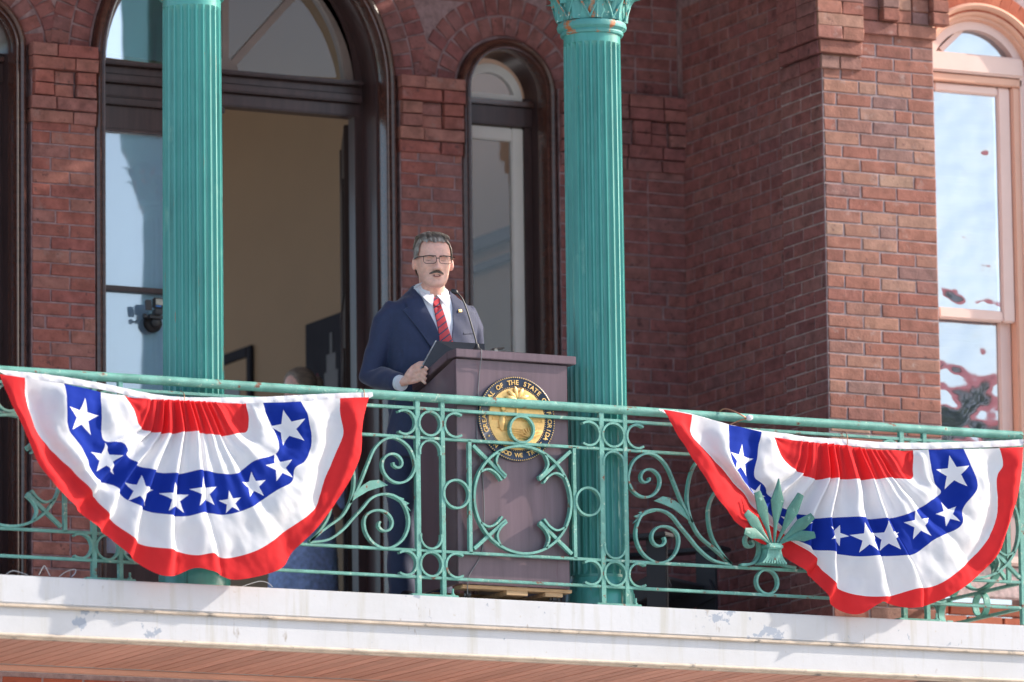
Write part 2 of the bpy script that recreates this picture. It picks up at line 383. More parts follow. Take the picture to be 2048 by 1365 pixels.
# voussoirs round the arches
def ring(cx, cz, r0, ln, m, w=.066, a0=2, a1=178, xlim=(-2.2, 2.36)):
    n = int(rad(a1-a0)*(r0+ln*.35)/(w+.009)); 
    for i in range(n):
        a = rad(a0+(a1-a0)*(i+.5)/n); rm = r0+ln/2
        x, z = cx+rm*math.cos(a), cz+rm*math.sin(a)
        if z > 3.95 or not xlim[0] < x < xlim[1]: continue
        brick(rw, (x, YB, z), w*(r0+ln*.5)/(r0+ln*.35)-.002, ln-.008, 0, m, roll=math.pi/2-a, proud=.004)
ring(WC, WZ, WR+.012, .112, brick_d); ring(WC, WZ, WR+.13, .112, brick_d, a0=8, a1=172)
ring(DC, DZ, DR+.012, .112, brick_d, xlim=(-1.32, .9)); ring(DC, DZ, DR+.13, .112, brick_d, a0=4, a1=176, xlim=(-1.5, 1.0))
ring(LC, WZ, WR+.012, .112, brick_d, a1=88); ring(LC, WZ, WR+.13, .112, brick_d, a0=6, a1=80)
def free(x, z):
    return all(math.hypot(x-c, z-cz) > R+.25 for c, R, cz in ((WC, WR, WZ), (DC, DR, DZ), (LC, WR, WZ)))
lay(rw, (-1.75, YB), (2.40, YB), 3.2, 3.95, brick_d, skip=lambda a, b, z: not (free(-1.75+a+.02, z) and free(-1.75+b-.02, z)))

XS = 2.395
sw = thing('side_wall', 'dark shaded brick side wall between rear wall and corner pier', 'wall', (XS, 2.0, -.05))
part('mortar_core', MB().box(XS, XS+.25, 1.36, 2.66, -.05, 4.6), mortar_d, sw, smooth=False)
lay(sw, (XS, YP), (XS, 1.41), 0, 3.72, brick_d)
PX0, PX1, PY0 = 2.368, 3.058, .95
cp = thing('corner_pier', 'sunlit brick corner pier with corbelled top beside the tall window', 'wall', (2.7, 1.2, -.05))
part('mortar_core', MB().box(PX0, PX1, PY0, 1.41, -.06, 4.6), mortar, cp, smooth=False)
lay(cp, (PX0, 1.41), (PX0, PY0), 0, 3.5, brick_d, phase=1)  # side turned from the sun, laid in the darkened brick colour
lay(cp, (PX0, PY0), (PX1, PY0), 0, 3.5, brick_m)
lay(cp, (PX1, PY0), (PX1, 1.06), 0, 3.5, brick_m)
# corbels
for k, (zb, out) in enumerate(((3.045, .018), (3.125, .036), (3.20, .055), (3.27, .055), (3.34, .055), (3.41, .055), (3.48, .055))):
    cc = [PX0-out, PX0+.235] if k % 2 else [PX0-out, PX0+.10, PX0+.235]
    for p, q in zip(cc[:-1], cc[1:]): brick(cp, ((p+q)/2, PY0, zb+.036), q-p-.006, .068, 0, brick_m, proud=out, d=.075)
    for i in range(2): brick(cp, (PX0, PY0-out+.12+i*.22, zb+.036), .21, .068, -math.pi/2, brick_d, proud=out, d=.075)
for p, q in ((PX0+.245, PX0+.455), (PX0+.463, PX1+.012)): brick(cp, ((p+q)/2, PY0, 3.29), q-p, .068, 0, brick_m, proud=.022, d=.05)
for i, p in enumerate((.245, .355, .45, .56, .665)):
    for kk in range(3): brick(cp, (PX0+p+.05, PY0, 3.365+kk*CH), .10, .066, 0, brick_m, proud=.055 if i in (1, 4) else .012, d=.07)

# wall with the tall window, right of the pier
YW = 1.10
ww = thing('window_wall', 'orange red brick wall around the tall peach window', 'wall', (4, 1.2, -.05))
HX, HR, HZ = 3.44, .36, 3.10
part('mortar_core', wall_with_arches(3.06, 6, -.4, 4.6, [(HX, HR, HZ)], YW, 1.5), mortar, ww, angle=20)
for i in range(24):
    a = rad(4+i*172/24); brick(ww, (HX+(HR+.08)*math.cos(a), YW, HZ+(HR+.08)*math.sin(a)), .058, .14, 0, brick_o, roll=math.pi/2-a)
lay(ww, (3.83, YW), (4.6, YW), -.3, 3.6, brick_o)
lay(ww, (3.06, YW), (3.83, YW), -.3, .22, brick_o)
part('stone_course', MB().box(3.06, 4.7, YW-.05, YW-.006, .235, .41), stone, ww, bevel=.008)

# ------------------------------------------------------------------ openings: arch sweeps
def arch_sweep(cx, zc, R, zb, prof):
    path = [(cx-R, zb)]+[(cx-R, zb+(zc-zb)*i/6) for i in range(1, 6)]+arc(cx, zc, R, 180, 0, 36)+[(cx+R, zc-(zc-zb)*i/6) for i in range(1, 7)]
    nrm = [(-1, 0)]*6+[(math.cos(rad(180-5*i)), math.sin(rad(180-5*i))) for i in range(37)]+[(1, 0)]*6
    rows = [[(p[0]+n[0]*dr, y, p[1]+n[1]*dr) for dr, y in prof] for p, n in zip(path, nrm)]
    return MB().grid(rows, True, True)
CASE = [(0, 2.70), (0, 2.60), (-.008, 2.585), (-.022, 2.578), (-.034, 2.585), (-.038, 2.60), (-.046, 2.592), (-.058, 2.592), (-.064, 2.602), (-.064, 2.70)]
# --- doorway
dw = thing('entrance_doorway', 'tall arched doorway with dark varnished casing and one leaf open', 'door', (DC, 2.8, -.05))
part('casing', arch_sweep(DC, DZ, DR-.004, -.05, CASE), wood_r, dw, angle=50)
part('jamb_lining', arch_sweep(DC, DZ, DR-.06, -.05, [(0, 2.70), (0, 3.0), (-.02, 3.0), (-.02, 2.70)]), wood_d, dw, angle=50)
part('frame', arch_sweep(DC, DZ, DR-.08, -.05, [(0, 2.87), (0, 2.95), (-.05, 2.95), (-.05, 2.87)]), wood_d, dw, angle=50)
for z0, z1, y0 in ((2.985, 3.055, 2.86), (3.058, 3.10, 2.82), (3.103, 3.15, 2.85), (3.152, 3.175, 2.80)):
    part('transom_rail', MB().box(DC-.80, DC+.80, y0, 2.96, z0, z1), wood_d, dw, bevel=.007)
part('transom_panel', MB().box(DC-.80, DC-.01, 2.868, 2.955, 2.945, 2.983), wood_d, dw, bevel=.004)
fan_m = mat('brown_grey_paint', (.20,.15,.135), rough=.45)
fan = part('fanlight_frame', arch_sweep(DC, 3.17, .77, 3.165, [(0, 2.87), (0, 2.93), (-.055, 2.93), (-.055, 2.87)]), fan_m, dw, angle=50)
part('fanlight_hub', MB().prism(arc(DC, 3.178, .075, 0, 180, 14), 2.875, 2.925), fan_m, dw)
for a in (48, 90, 132):
    c, s = math.cos(rad(a)), math.sin(rad(a))
    part('fanlight_spoke', MB().ribbon([(DC+.07*c, 3.178+.07*s), (DC+.72*c, 3.178+.72*s)], .04, 2.88, 2.915), fan_m, dw)
for a0, a1 in ((2, 47), (49, 89), (91, 131), (133, 178)):
    part('fanlight_pane', MB().prism([(DC, 3.18)]+arc(DC, 3.18, .715, a0, a1, 16), 2.899, 2.901), glass_s if a0 > 100 else glass, dw)
part('fanlight_sky_backing', MB().prism([(DC-.03, 3.19)]+arc(DC, 3.19, .70, 134, 176, 16), 2.93, 2.935), sky_backing, dw)  # added behind the pane to give it the sky's blue
leaf = part('door_leaf', MB().box(-1.095, -1.01, 2.90, 2.95, -.04, 2.943).box(-.36, -.285, 2.90, 2.95, -.04, 2.943).box(-1.01, -.36, 2.90, 2.95, 2.815, 2.943).box(-1.01, -.36, 2.90, 2.95, -.04, .5), wood_d, dw, bevel=.004)
part('glazing_bead', MB().box(-1.01, -.995, 2.893, 2.92, .5, 2.815).box(-.994, -.36, 2.893, 2.92, 2.80, 2.815), wood_d, leaf)
part('glazing_bar', MB().box(-.993, -.361, 2.892, 2.93, 1.925, 1.955), wood_d, leaf, bevel=.005)
part('pane', MB().box(-.994, -.36, 2.924, 2.928, .5, 2.80), glass_d, leaf, smooth=False)
part('sky_backing', MB().box(-.994, -.36, 2.936, 2.94, .5, 2.80), sky_backing, leaf, smooth=False)  # added panel that carries reflected sky colour behind the glass
h = Vector((.50, 2.97, 0)); a = rad(24); d_ = Vector((math.sin(a), math.cos(a), 0)); n_ = Vector((-d_.y, d_.x, 0))
lf2 = part('door_leaf', MB().obox(h+d_*.39+Vector((0, 0, 1.46)), d_*.39, n_*.022, (0, 0, 1.50)), wood_x, dw, bevel=.004)
part('door_stile', MB().obox(h+d_*.73+n_*.026+Vector((0, 0, 1.46)), d_*.05, n_*.004, (0, 0, 1.49)), wood_d, lf2)
for zz in (.5, 1.4, 2.35): part('door_panel', MB().obox(h+d_*.36+n_*.026+Vector((0, 0, zz)), d_*.26, n_*.005, (0, 0, .33)), wood_x, lf2, bevel=.003)
part('threshold', MB().box(-1.1, .53, 2.66, 3.0, -.05, -.02), wood_d, dw, bevel=.005)
# --- side windows
def side_window(cx, label, lit):
    t = thing('arched_window', label, 'window', (cx, 2.8, -.05))
    part('casing', arch_sweep(cx, WZ, WR-.004, -.05, CASE), wood_r, t, angle=50)
    part('jamb_lining', arch_sweep(cx, WZ, WR-.06, -.05, [(0, 2.70), (0, 2.86), (-.008, 2.86), (-.008, 2.70)]), wood_d, t, angle=50)
    part('frame_post', MB().box(cx+.185, cx+.232, 2.78, 2.84, -.05, 3.15).box(cx-.232, cx-.20, 2.78, 2.84, -.05, 3.15), wood_d, t, bevel=.003)
    part('transom_rail', MB().box(cx-.23, cx+.23, 2.76, 2.84, 2.985, 3.09), wood_d, t, bevel=.005)
    part('transom_rail', MB().box(cx-.23, cx+.23, 2.74, 2.84, 3.095, 3.125), wood_r, t, bevel=.005)
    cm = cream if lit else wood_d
    part('upper_sash', arch_sweep(cx-.02, 3.135, .20, 3.13, [(0, 2.79), (0, 2.83), (-.05, 2.83), (-.05, 2.79)]), cm, t, angle=50)
    part('sash_rail', MB().box(cx-.17, cx+.13, 2.79, 2.83, 3.128, 3.165), cm, t)
    part('upper_pane', MB().prism(arc(cx-.02, 3.16, .155, 0, 180, 18), 2.809, 2.811), glass, t)
    s = part('sash', MB().box(cx-.20, cx-.14, 2.79, 2.83, .35, 2.98).box(cx+.11, cx+.183, 2.79, 2.83, .35, 2.98).box(cx-.14, cx+.11, 2.79, 2.83, 2.905, 2.98).box(cx-.14, cx+.11, 2.79, 2.83, 1.27, 1.33), cm, t, bevel=.006)
    part('pane', MB().box(cx-.14, cx+.11, 2.809, 2.811, .36, 2.905), glass, s, smooth=False)
    part('bottom_panel', MB().box(cx-.23, cx+.23, 2.77, 2.85, -.05, .345), wood_d, t, bevel=.01)
    return t
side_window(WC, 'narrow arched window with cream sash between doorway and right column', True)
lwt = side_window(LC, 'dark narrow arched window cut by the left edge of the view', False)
part('dark_backing', MB().box(LC-.2, LC+.2, 2.85, 2.855, 0, 3.12), black_p, lwt)  # black sheet closing the opening behind the panes

# --- tall peach window
tw = thing('tall_window', 'tall peach painted window with wavy glass right of the pier', 'window', (HX, 1.2, .41))
CASE2 = [(0, 1.30), (0, 1.075), (-.015, 1.062), (-.03, 1.075), (-.035, 1.10), (-.05, 1.092), (-.062, 1.10), (-.066, 1.12), (-.082, 1.118), (-.09, 1.14), (-.09, 1.30)]
part('casing', arch_sweep(HX, HZ, HR+.06, .44, CASE2), peach, tw, angle=50)
part('frame', arch_sweep(HX, HZ, HR-.03, .44, [(0, 1.15), (0, 1.28), (-.045, 1.28), (-.045, 1.15)]), peach_l, tw, angle=50)
part('transom_rail', MB().box(HX-.30, HX+.30, 1.13, 1.26, 3.135, 3.245), peach_l, tw, bevel=.01)
part('transom_rail', MB().box(HX-.30, HX+.30, 1.15, 1.25, 3.085, 3.13), peach, tw, bevel=.006)
part('fan_spoke', MB().ribbon([(HX-.20, 3.26), (HX+.06, 3.50)], .03, 1.17, 1.20), peach_l, tw)
part('fan_pane', MB().prism(arc(HX, 3.22, .28, 5, 175, 20), 1.198, 1.20), glass_u, tw)
part('fan_backing', MB().prism(arc(HX, 3.22, .28, 5, 175, 20), 1.24, 1.245), sky_backing, tw)
def sash(z0, z1, y, gm_):
    s = part('sash', MB().box(HX-.30, HX-.245, y, y+.04, z0, z1).box(HX+.155, HX+.235, y, y+.04, z0, z1).box(HX-.245, HX+.155, y, y+.04, z1-.05, z1).box(HX-.245, HX+.155, y, y+.04, z0, z0+.06), peach_l, tw, bevel=.008)
    part('pane', MB().box(HX-.245, HX+.155, y+.018, y+.021, z0+.06, z1-.05), gm_, s, smooth=False)
sash(1.775, 3.08, 1.175, glass_u); sash(.70, 1.83, 1.225, glass_w)
part('stop_bead', MB().box(HX+.237, HX+.30, 1.16, 1.27, .5, 3.085), peach, tw, bevel=.008)
blm = MB().box(-.24, .24, -.021, .021, -.0015, .0015).mesh('blind_slat')
for k in range(62):
    o = bpy.data.objects.new('blind_slat', blm); setup(o, [], tw)
    if not blm.materials: blm.materials.append(mat('white_blind', (.60,.62,.66), rough=.5))
    o.matrix_local = Matrix.Identity(4); o.location = (HX-.03, 1.32, .75+k*.038); o.rotation_euler = (rad(74), 0, 0)
part('louvre_frame', MB().box(HX-.3, HX-.25, 1.17, 1.22, .47, .695).box(HX+.10, HX+.16, 1.17, 1.22, .47, .695).box(HX-.249, HX+.099, 1.17, 1.22, .47, .50), peach_l, tw, bevel=.005)
for k in range(7): part('louvre_slat', MB().obox((HX-.075, 1.20, .515+k*.027), (.173, 0, 0), (0, .013, .009), (0, -.0015, .002)), wood_r, tw)
part('sill', MB().box(3.06, 3.95, 1.02, 1.3, .415, .465), peach_l, tw, bevel=.012)
part('side_post', MB().box(HX+.161, HX+.30, 1.165, 1.27, .466, .699), peach_l, tw, bevel=.005)

# --- rooms behind
structure(part('interior_floor', MB().box(-3, 4, 2.99, 8, -.1, -.03), wood_d, smooth=False))
structure(part('interior_ceiling', MB().box(-3, 1.0, 2.98, 8, 4.3, 4.4), tan, smooth=False))
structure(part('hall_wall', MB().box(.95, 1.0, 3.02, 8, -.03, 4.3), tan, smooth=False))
structure(part('room_wall', MB().box(2.1, 2.2, 2.9, 8, -.03, 4.3), mat('brightened_plaster', (.55,.44,.31), rough=.8, var=.04, vs=2), smooth=False))  # plaster colour lightened to make up for the dim room
structure(part('hall_end_wall', MB().box(-3, -2.4, 8, 8.1, -.03, 4.3).box(.3, .949, 8, 8.1, -.03, 4.3).box(-2.399, .299, 8, 8.1, -.03, .9).box(-2.399, .299, 8, 8.1, 3.6, 4.3), tan, smooth=False))
structure(part('room_end_wall', MB().box(1.001, 2.1, 7, 7.1, -.03, .6).box(1.001, 2.1, 7, 7.1, 3.9, 4.3), tan, smooth=False))
rt = part('picture_moulding', MB().box(2.06, 2.098, 2.95, 6.9, 2.62, 2.70).box(2.075, 2.098, 2.95, 6.9, 2.50, 2.55), wood_d, bevel=.006)
tag(rt, 'dark wooden picture rail on the tan wall behind the narrow window', 'moulding')
matte_b = mat('matte_black', (.03,.027,.032), rough=.9, spec=.1)
pf = thing('wall_picture', 'small black framed picture low on the tan hall wall', 'picture', (.93, 5.45, 1.5))
part('frame', MB().box(.925, .949, 5.22, 5.28, 1.35, 2.10).box(.925, .949, 5.80, 5.86, 1.35, 2.10).box(.925, .949, 5.281, 5.799, 2.04, 2.10).box(.925, .949, 5.281, 5.799, 1.35, 1.41), matte_b, pf, bevel=.004)
part('print', MB().box(.94, .9485, 5.282, 5.798, 1.412, 2.038), tan, pf)
part('print_figure', MB().box(.936, .9395, 5.40, 5.62, 1.5, 1.92), wood_d, pf)
pf = thing('wall_picture', 'dark poster with a pale grey monument near the open door leaf', 'picture', (.93, 4.2, 1.4))
part('frame', MB().box(.925, .949, 3.93, 4.46, 1.2, 2.10), matte_b, pf, bevel=.004)
gm = mat('poster_grey', (.16,.15,.15), rough=.9, spec=.1); rm_ = mat('poster_red', (.22,.05,.06), rough=.9, spec=.1)
part('print_monument', MB().box(.9215, .9245, 4.02, 4.20, 1.3, 1.78).box(.9215, .9245, 4.05, 4.17, 1.781, 1.88).box(.9215, .9245, 4.095, 4.125, 1.881, 2.0), gm, pf)
part('print_flag', MB().add([(.923, 4.34, 1.5), (.923, 4.25, 1.5), (.923, 4.24, 1.72), (.923, 4.30, 1.8)], [(0,1,2,3)]), rm_, pf)

# --- roof of the porch above the view (shades the rear wall)
pr = thing('porch_roof', 'timber porch roof over the balcony, above the view', 'roof', (0, 0, 4.6))
part('roof_deck', MB().box(-8, 2.365, -.25, 2.64, 4.62, 4.8), soffit_m, pr, smooth=False)
part('roof_edge', MB().box(-8, 2.36, -.30, -.251, 4.58, 4.82), white_paint, pr, smooth=False)

# ------------------------------------------------------------------ cast iron columns
def xf(mb, Mx):
    mb.v = [tuple(Mx @ Vector(v)) for v in mb.v]; return mb
def column(cx, cy, label):
    t = thing('cast_iron_column', label, 'column', (cx, cy, -.05), 'columns of the balcony')
    nf, per = 24, 10; n = nf*per; rows = []
    def ring_(r, z, fl):
        row = []
        for k in range(n):
            uu = (k % per)/per; q = (uu-.5)/.40
            d = .016*fl*math.sqrt(max(0, 1-q*q)) if abs(q) < 1 else 0
            a = 2*math.pi*k/n; row.append((cx+(r-d)*math.cos(a), cy+(r-d)*math.sin(a), z))
        return row
    for r, z, fl in ((.153,.10,0), (.153,.115,.0), (.153,.125,.6), (.153,.14,1), (.152,1.0,1), (.150,2.0,1), (.147,2.84,1), (.147,2.856,.85), (.147,2.868,.45), (.147,2.875,0), (.147,2.93,0)):
        rows.append(ring_(r, z, fl))
    part('shaft', MB().grid(rows, True, True), teal, t, angle=30)
    part('plinth', MB().lathe(cx, cy, [(.178,-.05), (.178,.02), (.172,.03), (.168,.07), (.160,.085), (.156,.10)], 64), teal, t)
    part('neck_ring', MB().lathe(cx, cy, [(.150,2.918), (.160,2.922), (.164,2.932), (.160,2.942), (.166,2.946), (.178,2.955), (.181,2.968), (.176,2.984), (.166,2.99)], 64), rusty, t)
    cap = part('capital', MB().lathe(cx, cy, [(.160,2.985), (.168,3.0), (.178,3.06), (.192,3.13), (.21,3.20), (.24,3.27), (.27,3.31), (.27,3.36)], 64), rusty, t)
    part('impost_block', MB().box(cx-.22, cx+.22, cy-.2, cy+.2, 3.362, 4.615), teal, t, bevel=.01)
    lm = MB(); rows = []
    for i in range(9):       # one acanthus leaf, curling outward at the tip
        v = i/8; half = .052*math.sin(math.pi*(.18+.80*v))**.7*(1-.25*abs(math.sin(v*14))); z = 2.99+.15*v-.03*max(0, v-.8)*5; rr = .172+.05*v**2+.03*max(0, v-.7)*3
        rows.append([(rr+(.012-.016*abs(q))+.004*math.cos(q*9), q*half, z) for q in np.linspace(-1, 1, 7)])
    lm.grid(rows); me = lm.mesh('acanthus_leaf', angle=60)
    for row in range(2):
        for k in range(9):
            o = bpy.data.objects.new('acanthus_leaf', me); setup(o, [], t)
            if not me.materials: me.materials.append(rusty)
            o.matrix_basis = Matrix.Translation((cx, cy, row*.085)) @ Matrix.Rotation(2*math.pi*(k+.5*row)/9+.2, 4, 'Z') @ Matrix.Diagonal((1.0+.10*row, 1, 1, 1))
    for k in range(9):       # stems crossing between the leaves
        a0 = 2*math.pi*k/9; pts = []
        for i in range(10):
            v = i/9; a = a0+.55*v; rr = .178+.05*v; pts.append((cx+rr*math.cos(a), cy+rr*math.sin(a), 2.995+.2*v))
        part('stem', MB().tube(pts, .006, 6), rusty, t)
        pts = [(cx+(.178+.05*v)*math.cos(a0-.55*v), cy+(.178+.05*v)*math.sin(a0-.55*v), 2.995+.2*v) for v in np.linspace(0, 1, 10)]
        part('stem', MB().tube(pts, .006, 6), rusty, t)
    return t
c1 = column(.588, .20, 'fluted teal iron column with rusty leafy capital beside the lectern')
c2 = copy_tree(c1, delta=(-1.668-.588, 0, 0)); c2['label'] = 'fluted teal iron column in front of the blue glazed door leaf'

# ------------------------------------------------------------------ railing
Y0, Y1 = -.013, .013
RZ = dict(h=.948, a=.890, b=.742, c=.172, d=.038)
rl = thing('balcony_railing', 'weathered teal wrought iron balcony railing with rings and scrolls', 'railing', (0, 0, -.07))
part('handrail', MB().tube([(x, 0, RZ['h']) for x in np.linspace(-6, 2.985, 40)], .0235, 16), iron, rl)
for k, th in (('a', .016), ('b', .015), ('c', .015), ('d', .015)):
    part('rail', MB().box(-6, 2.985, -.012, .012, RZ[k]-th/2, RZ[k]+th/2), iron, rl, bevel=.002)
def P_(name, mb, **k): return part(name, mb, iron, rl, **k)
def ringo(x, z, r): P_('ring', MB().ribbon(arc(x, z, r, 0, 360, 36)[:-1], .011, -.016, .016, closed=True))
def post(x, top=.93, bot=-.05, w=.024): P_('post', MB().box(x-w/2, x+w/2, -.0135, .0135, bot, top), bevel=.002)
rm = (RZ['a']+RZ['b'])/2; rb = (RZ['c']+RZ['d'])/2
def pair(xa, xb):
    post(xa, w=.027); post(xb); xm = (xa+xb)/2; r = (xb-xa)/2-.016
    for z in (rm, rb): ringo(xm, z, .0605)
    for z in (rm, rb):
        P_('half_ring', MB().ribbon(arc(xa-.072, z, .0605, -125, 125, 24), .011, -.016, .016))
        P_('half_ring', MB().ribbon(arc(xb+.072, z, .0605, 55, 305, 24), .011, -.016, .016))
    P_('half_ring', MB().ribbon(arc(xm, RZ['b']-.070, .0585, -15, 195, 22), .010, -.016, .016))
    P_('half_ring', MB().ribbon(arc(xm, RZ['c']+.070, .0585, 165, 375, 22), .010, -.016, .016))
    P_('base_plate', MB().box(xa-.055, xb+.065, -.045, .06, -.066, -.05), bevel=.003)
    P_('bolt', MB().lathe(xb+.045, -.015, [(.012,-.05), (.012,-.04), (.006,-.04), (.006,-.015)], 6))
def square(xc, half=.295, sides=True):
    zc = (RZ['b']+RZ['c'])/2; R = (RZ['b']-RZ['c'])/2-.012
    for s in (-1, 1):
        if sides: P_('bar', MB().box(xc+s*half-.009, xc+s*half+.009, -.012, .012, RZ['c'], RZ['b'])); ringo(xc+s*(half+.077), zc+.01, .071)
    P_('circle', MB().ribbon(arc(xc, zc, R, 0, 360, 72)[:-1], .012, -.016, .016, closed=True))
    for sx in (-1, 1):
        for sz in (-1, 1):
            P_('bar', MB().ribbon([(xc+sx*.275, zc+sz*.262), (xc+sx*.095, zc+sz*.108)], .017, -.012, .012))
            q = [(.092, .118), (.128, .150), (.146, .192), (.128, .240)]
            for flip in (0, 1):
                pts = bez([(xc+sx*(b if flip else a), zc+sz*(a if flip else b)) for a, b in q], 16)
                P_('curl', MB().ribbon(pts, .010, -.016, .016))
    ringo(xc, rm, .067)
# palmette scroll bay, measured on the bay beside the lectern, mirrored about its middle
XM = 1.4455
ZS = lambda pts: [on(1240+a/2.5347, 800+b/2.5347, 0) for a, b in pts]
sA = ZS([(560,833),(480,760),(400,690),(355,610),(310,520),(270,420),(235,340),(190,290),(140,272),(90,290),(55,330),(38,400),(55,450),(90,485),(135,495),(175,475),(198,435),(195,390),(165,358),(130,355),(107,375),(103,402),(120,420),(143,412),(146,396)])
sB = ZS([(560,838),(470,815),(400,760),(350,700),(300,640),(260,590),(210,562),(150,560),(105,590),(80,650),(80,710),(105,770),(150,812),(200,828),(250,810),(285,765),(295,710),(280,670),(240,645),(195,645),(165,670),(158,705),(175,735),(205,742),(226,720),(218,698)])
sC = ZS([(560,835),(520,790),(470,710),(450,640),(445,570),(455,520),(475,480),(505,445),(540,425)])
sD = ZS([(360,625),(342,550),(338,480),(350,400),(372,340),(405,300),(440,285)])
leaf1 = ZS([(172,512),(215,490),(260,500),(300,530),(340,580),(362,622),(320,588),(270,552),(220,530)])
leaf2 = ZS([(64,628),(85,600),(70,590),(100,578),(95,570),(125,562),(160,552),(205,560),(140,578),(105,596)])
def scroll_bay(xm, fwd=0.0):
    for sgn in (1, -1):
        mx = lambda pts: [(xm+sgn*(x-XM), z) for x, z in pts]
        for pts, n in ((sA, 110), (sB, 110), (sC, 40), (sD, 30)): P_('scroll', MB().ribbon(bez(mx(pts), n), .011, -.015, .015))
        for pts in (leaf1, leaf2): P_('leaf', MB().prism(mx(pts), -.006, .006))
        P_('volute', MB().ribbon(bez(mx([(XM-.16, .183), (XM-.09, .195), (XM-.055, .24), (XM-.05, .30), (XM-.075, .345), (XM-.11, .345), (XM-.13, .315), (XM-.12, .285), (XM-.095, .28), (XM-.085, .30), (XM-.098, .31)]), 60), .013, -.03, .004))
    P_('collar', MB().box(xm-.045, xm+.045, -.075-fwd, .012, .262, .293), bevel=.008)
    for k in range(-4, 5): P_('root', MB().ribbon(bez([(xm+k*.008, .262), (xm+k*.011, .22), (xm+k*.017, .19)], 8), .010, -.060-fwd, -.004))
    for a, l, wd in ((90, .33, .038), (114, .28, .032), (66, .28, .032), (139, .225, .031), (41, .225, .031), (164, .18, .029), (16, .18, .029)):
        d = np.array([math.cos(rad(a)), math.sin(rad(a))]); n = np.array([-d[1], d[0]]); b0 = np.array([xm+.032*d[0], .29])
        up = np.array([0, 1.0]); rows = []
        for v in np.linspace(0, 1, 17):
            c = b0+d*l*v*min(1, .55+.45*v)+up*.02*math.sin(v*math.pi)*(1-abs(d[1]))
            h = .005+.006*v/.42 if v < .42 else .011+(wd-.011)*min(1, (v-.42)/.33)
            if v > .75: h = wd*(1-(v-.75)/.25*(.96 if a == 90 else .42))
            y = -.058-fwd-.075*v**1.5*(1-.2*v)
            rows.append([(c[0]+n[0]*h*q, y-.003*(1-q*q), c[1]+n[1]*h*q) for q in np.linspace(-1, 1, 5)]+[(c[0]+n[0]*h*q, y+.006, c[1]+n[1]*h*q) for q in (1, -1)])
        part('petal', MB().grid(rows, True, True), dark_iron, rl, angle=50)
    ringo(xm, rb, .062)
for xa, xb in ((-2.294, -2.153), (-.536, -.397), (.501, .635), (2.256, 2.393)): pair(xa, xb)
square(.049); square(-2.294-.448); square(2.68, sides=False)
post(2.972, w=.034)
scroll_bay(XM, .035); scroll_bay((-2.153-.536)/2)
# return railing to the window wall
rl2 = thing('side_railing', 'teal iron return railing running back to the tall window', 'railing', (2.97, .5, -.07))
def R2(name, mb, **k):       # built along x then turned to run along y
    xf(mb, Matrix.Translation((2.972, .0, 0)) @ Matrix.Rotation(math.pi/2, 4, 'Z')); return part(name, mb, iron, rl2, **k)
R2('handrail', MB().tube([(x, 0, .948) for x in np.linspace(.03, 1.0, 6)], .0235, 14))
for z in (.89, .742, .172, .038): R2('rail', MB().box(.02, 1.0, -.012, .012, z-.0075, z+.0075))
for x in (.86, .99): R2('post', MB().box(x-.013, x+.013, -.0135, .0135, -.05, .93))
for x in (.14, .72): R2('bar', MB().box(x-.009, x+.009, -.012, .012, .172, .742))
R2('circle', MB().ribbon(arc(.43, .457, .27, 0, 360, 60)[:-1], .012, -.018, .018, closed=True))
for z in (.105, .815):
    for x in (.43, .925): R2('ring', MB().ribbon(arc(x, z, .06, 0, 360, 30)[:-1], .011, -.018, .018, closed=True))
    R2('half_ring', MB().ribbon(arc(.79, z, .06, -125, 125, 20), .011, -.018, .018))
for sx in (-1, 1):
    for sz in (-1, 1):
        R2('bar', MB().ribbon([(.43+sx*.275, .457+sz*.262), (.43+sx*.095, .457+sz*.108)], .017, -.012, .012))
        for flip in (0, 1):
            R2('curl', MB().ribbon(bez([(.43+sx*(b if flip else a), .457+sz*(a if flip else b)) for a, b in [(.092, .118), (.128, .150), (.146, .192), (.128, .240)]], 14), .010, -.018, .018))

# ------------------------------------------------------------------ draping helper
def bvh_of(obs):
    vs, fs = [], []
    for me in obs:
        o = len(vs); vs += [v.co.copy() for v in me.vertices]; fs += [tuple(i+o for i in p.vertices) for p in me.polygons]
    return BVHTree.FromPolygons(vs, fs)
def drape(poly, bvh, off, cuts=3, thick=.0, fallback=None, edge_up=0.0):
    bm = bmesh.new(); vs = [bm.verts.new((x, 0, z)) for x, z in poly]; bm.faces.new(vs)
    bmesh.ops.triangulate(bm, faces=bm.faces[:])
    for _ in range(cuts):
        es = [e for e in bm.edges if e.calc_length() > .008]
        if not es: break
        bmesh.ops.subdivide_edges(bm, edges=es, cuts=1); bmesh.ops.triangulate(bm, faces=bm.faces[:])
    bad = []
    for v in bm.verts:
        h = bvh.ray_cast(Vector((v.co.x, -2, v.co.z)), Vector((0, 1, 0)))
        if h[0] is None: bad.append(v)
        else: v.co.y = h[0].y-off
    if fallback is None: bmesh.ops.delete(bm, geom=bad, context='VERTS')
    else:
        for v in bad: v.co.y = fallback
    if thick:
        r_ = bmesh.ops.extrude_face_region(bm, geom=bm.faces[:]); 
        for e in r_['geom']:
            if isinstance(e, bmesh.types.BMVert): e.co.y += thick
    bmesh.ops.recalc_face_normals(bm, faces=bm.faces)
    me = bpy.data.meshes.new('drape'); bm.to_mesh(me); bm.free(); me.shade_smooth(); me.set_sharp_from_angle(angle=rad(50)); return me

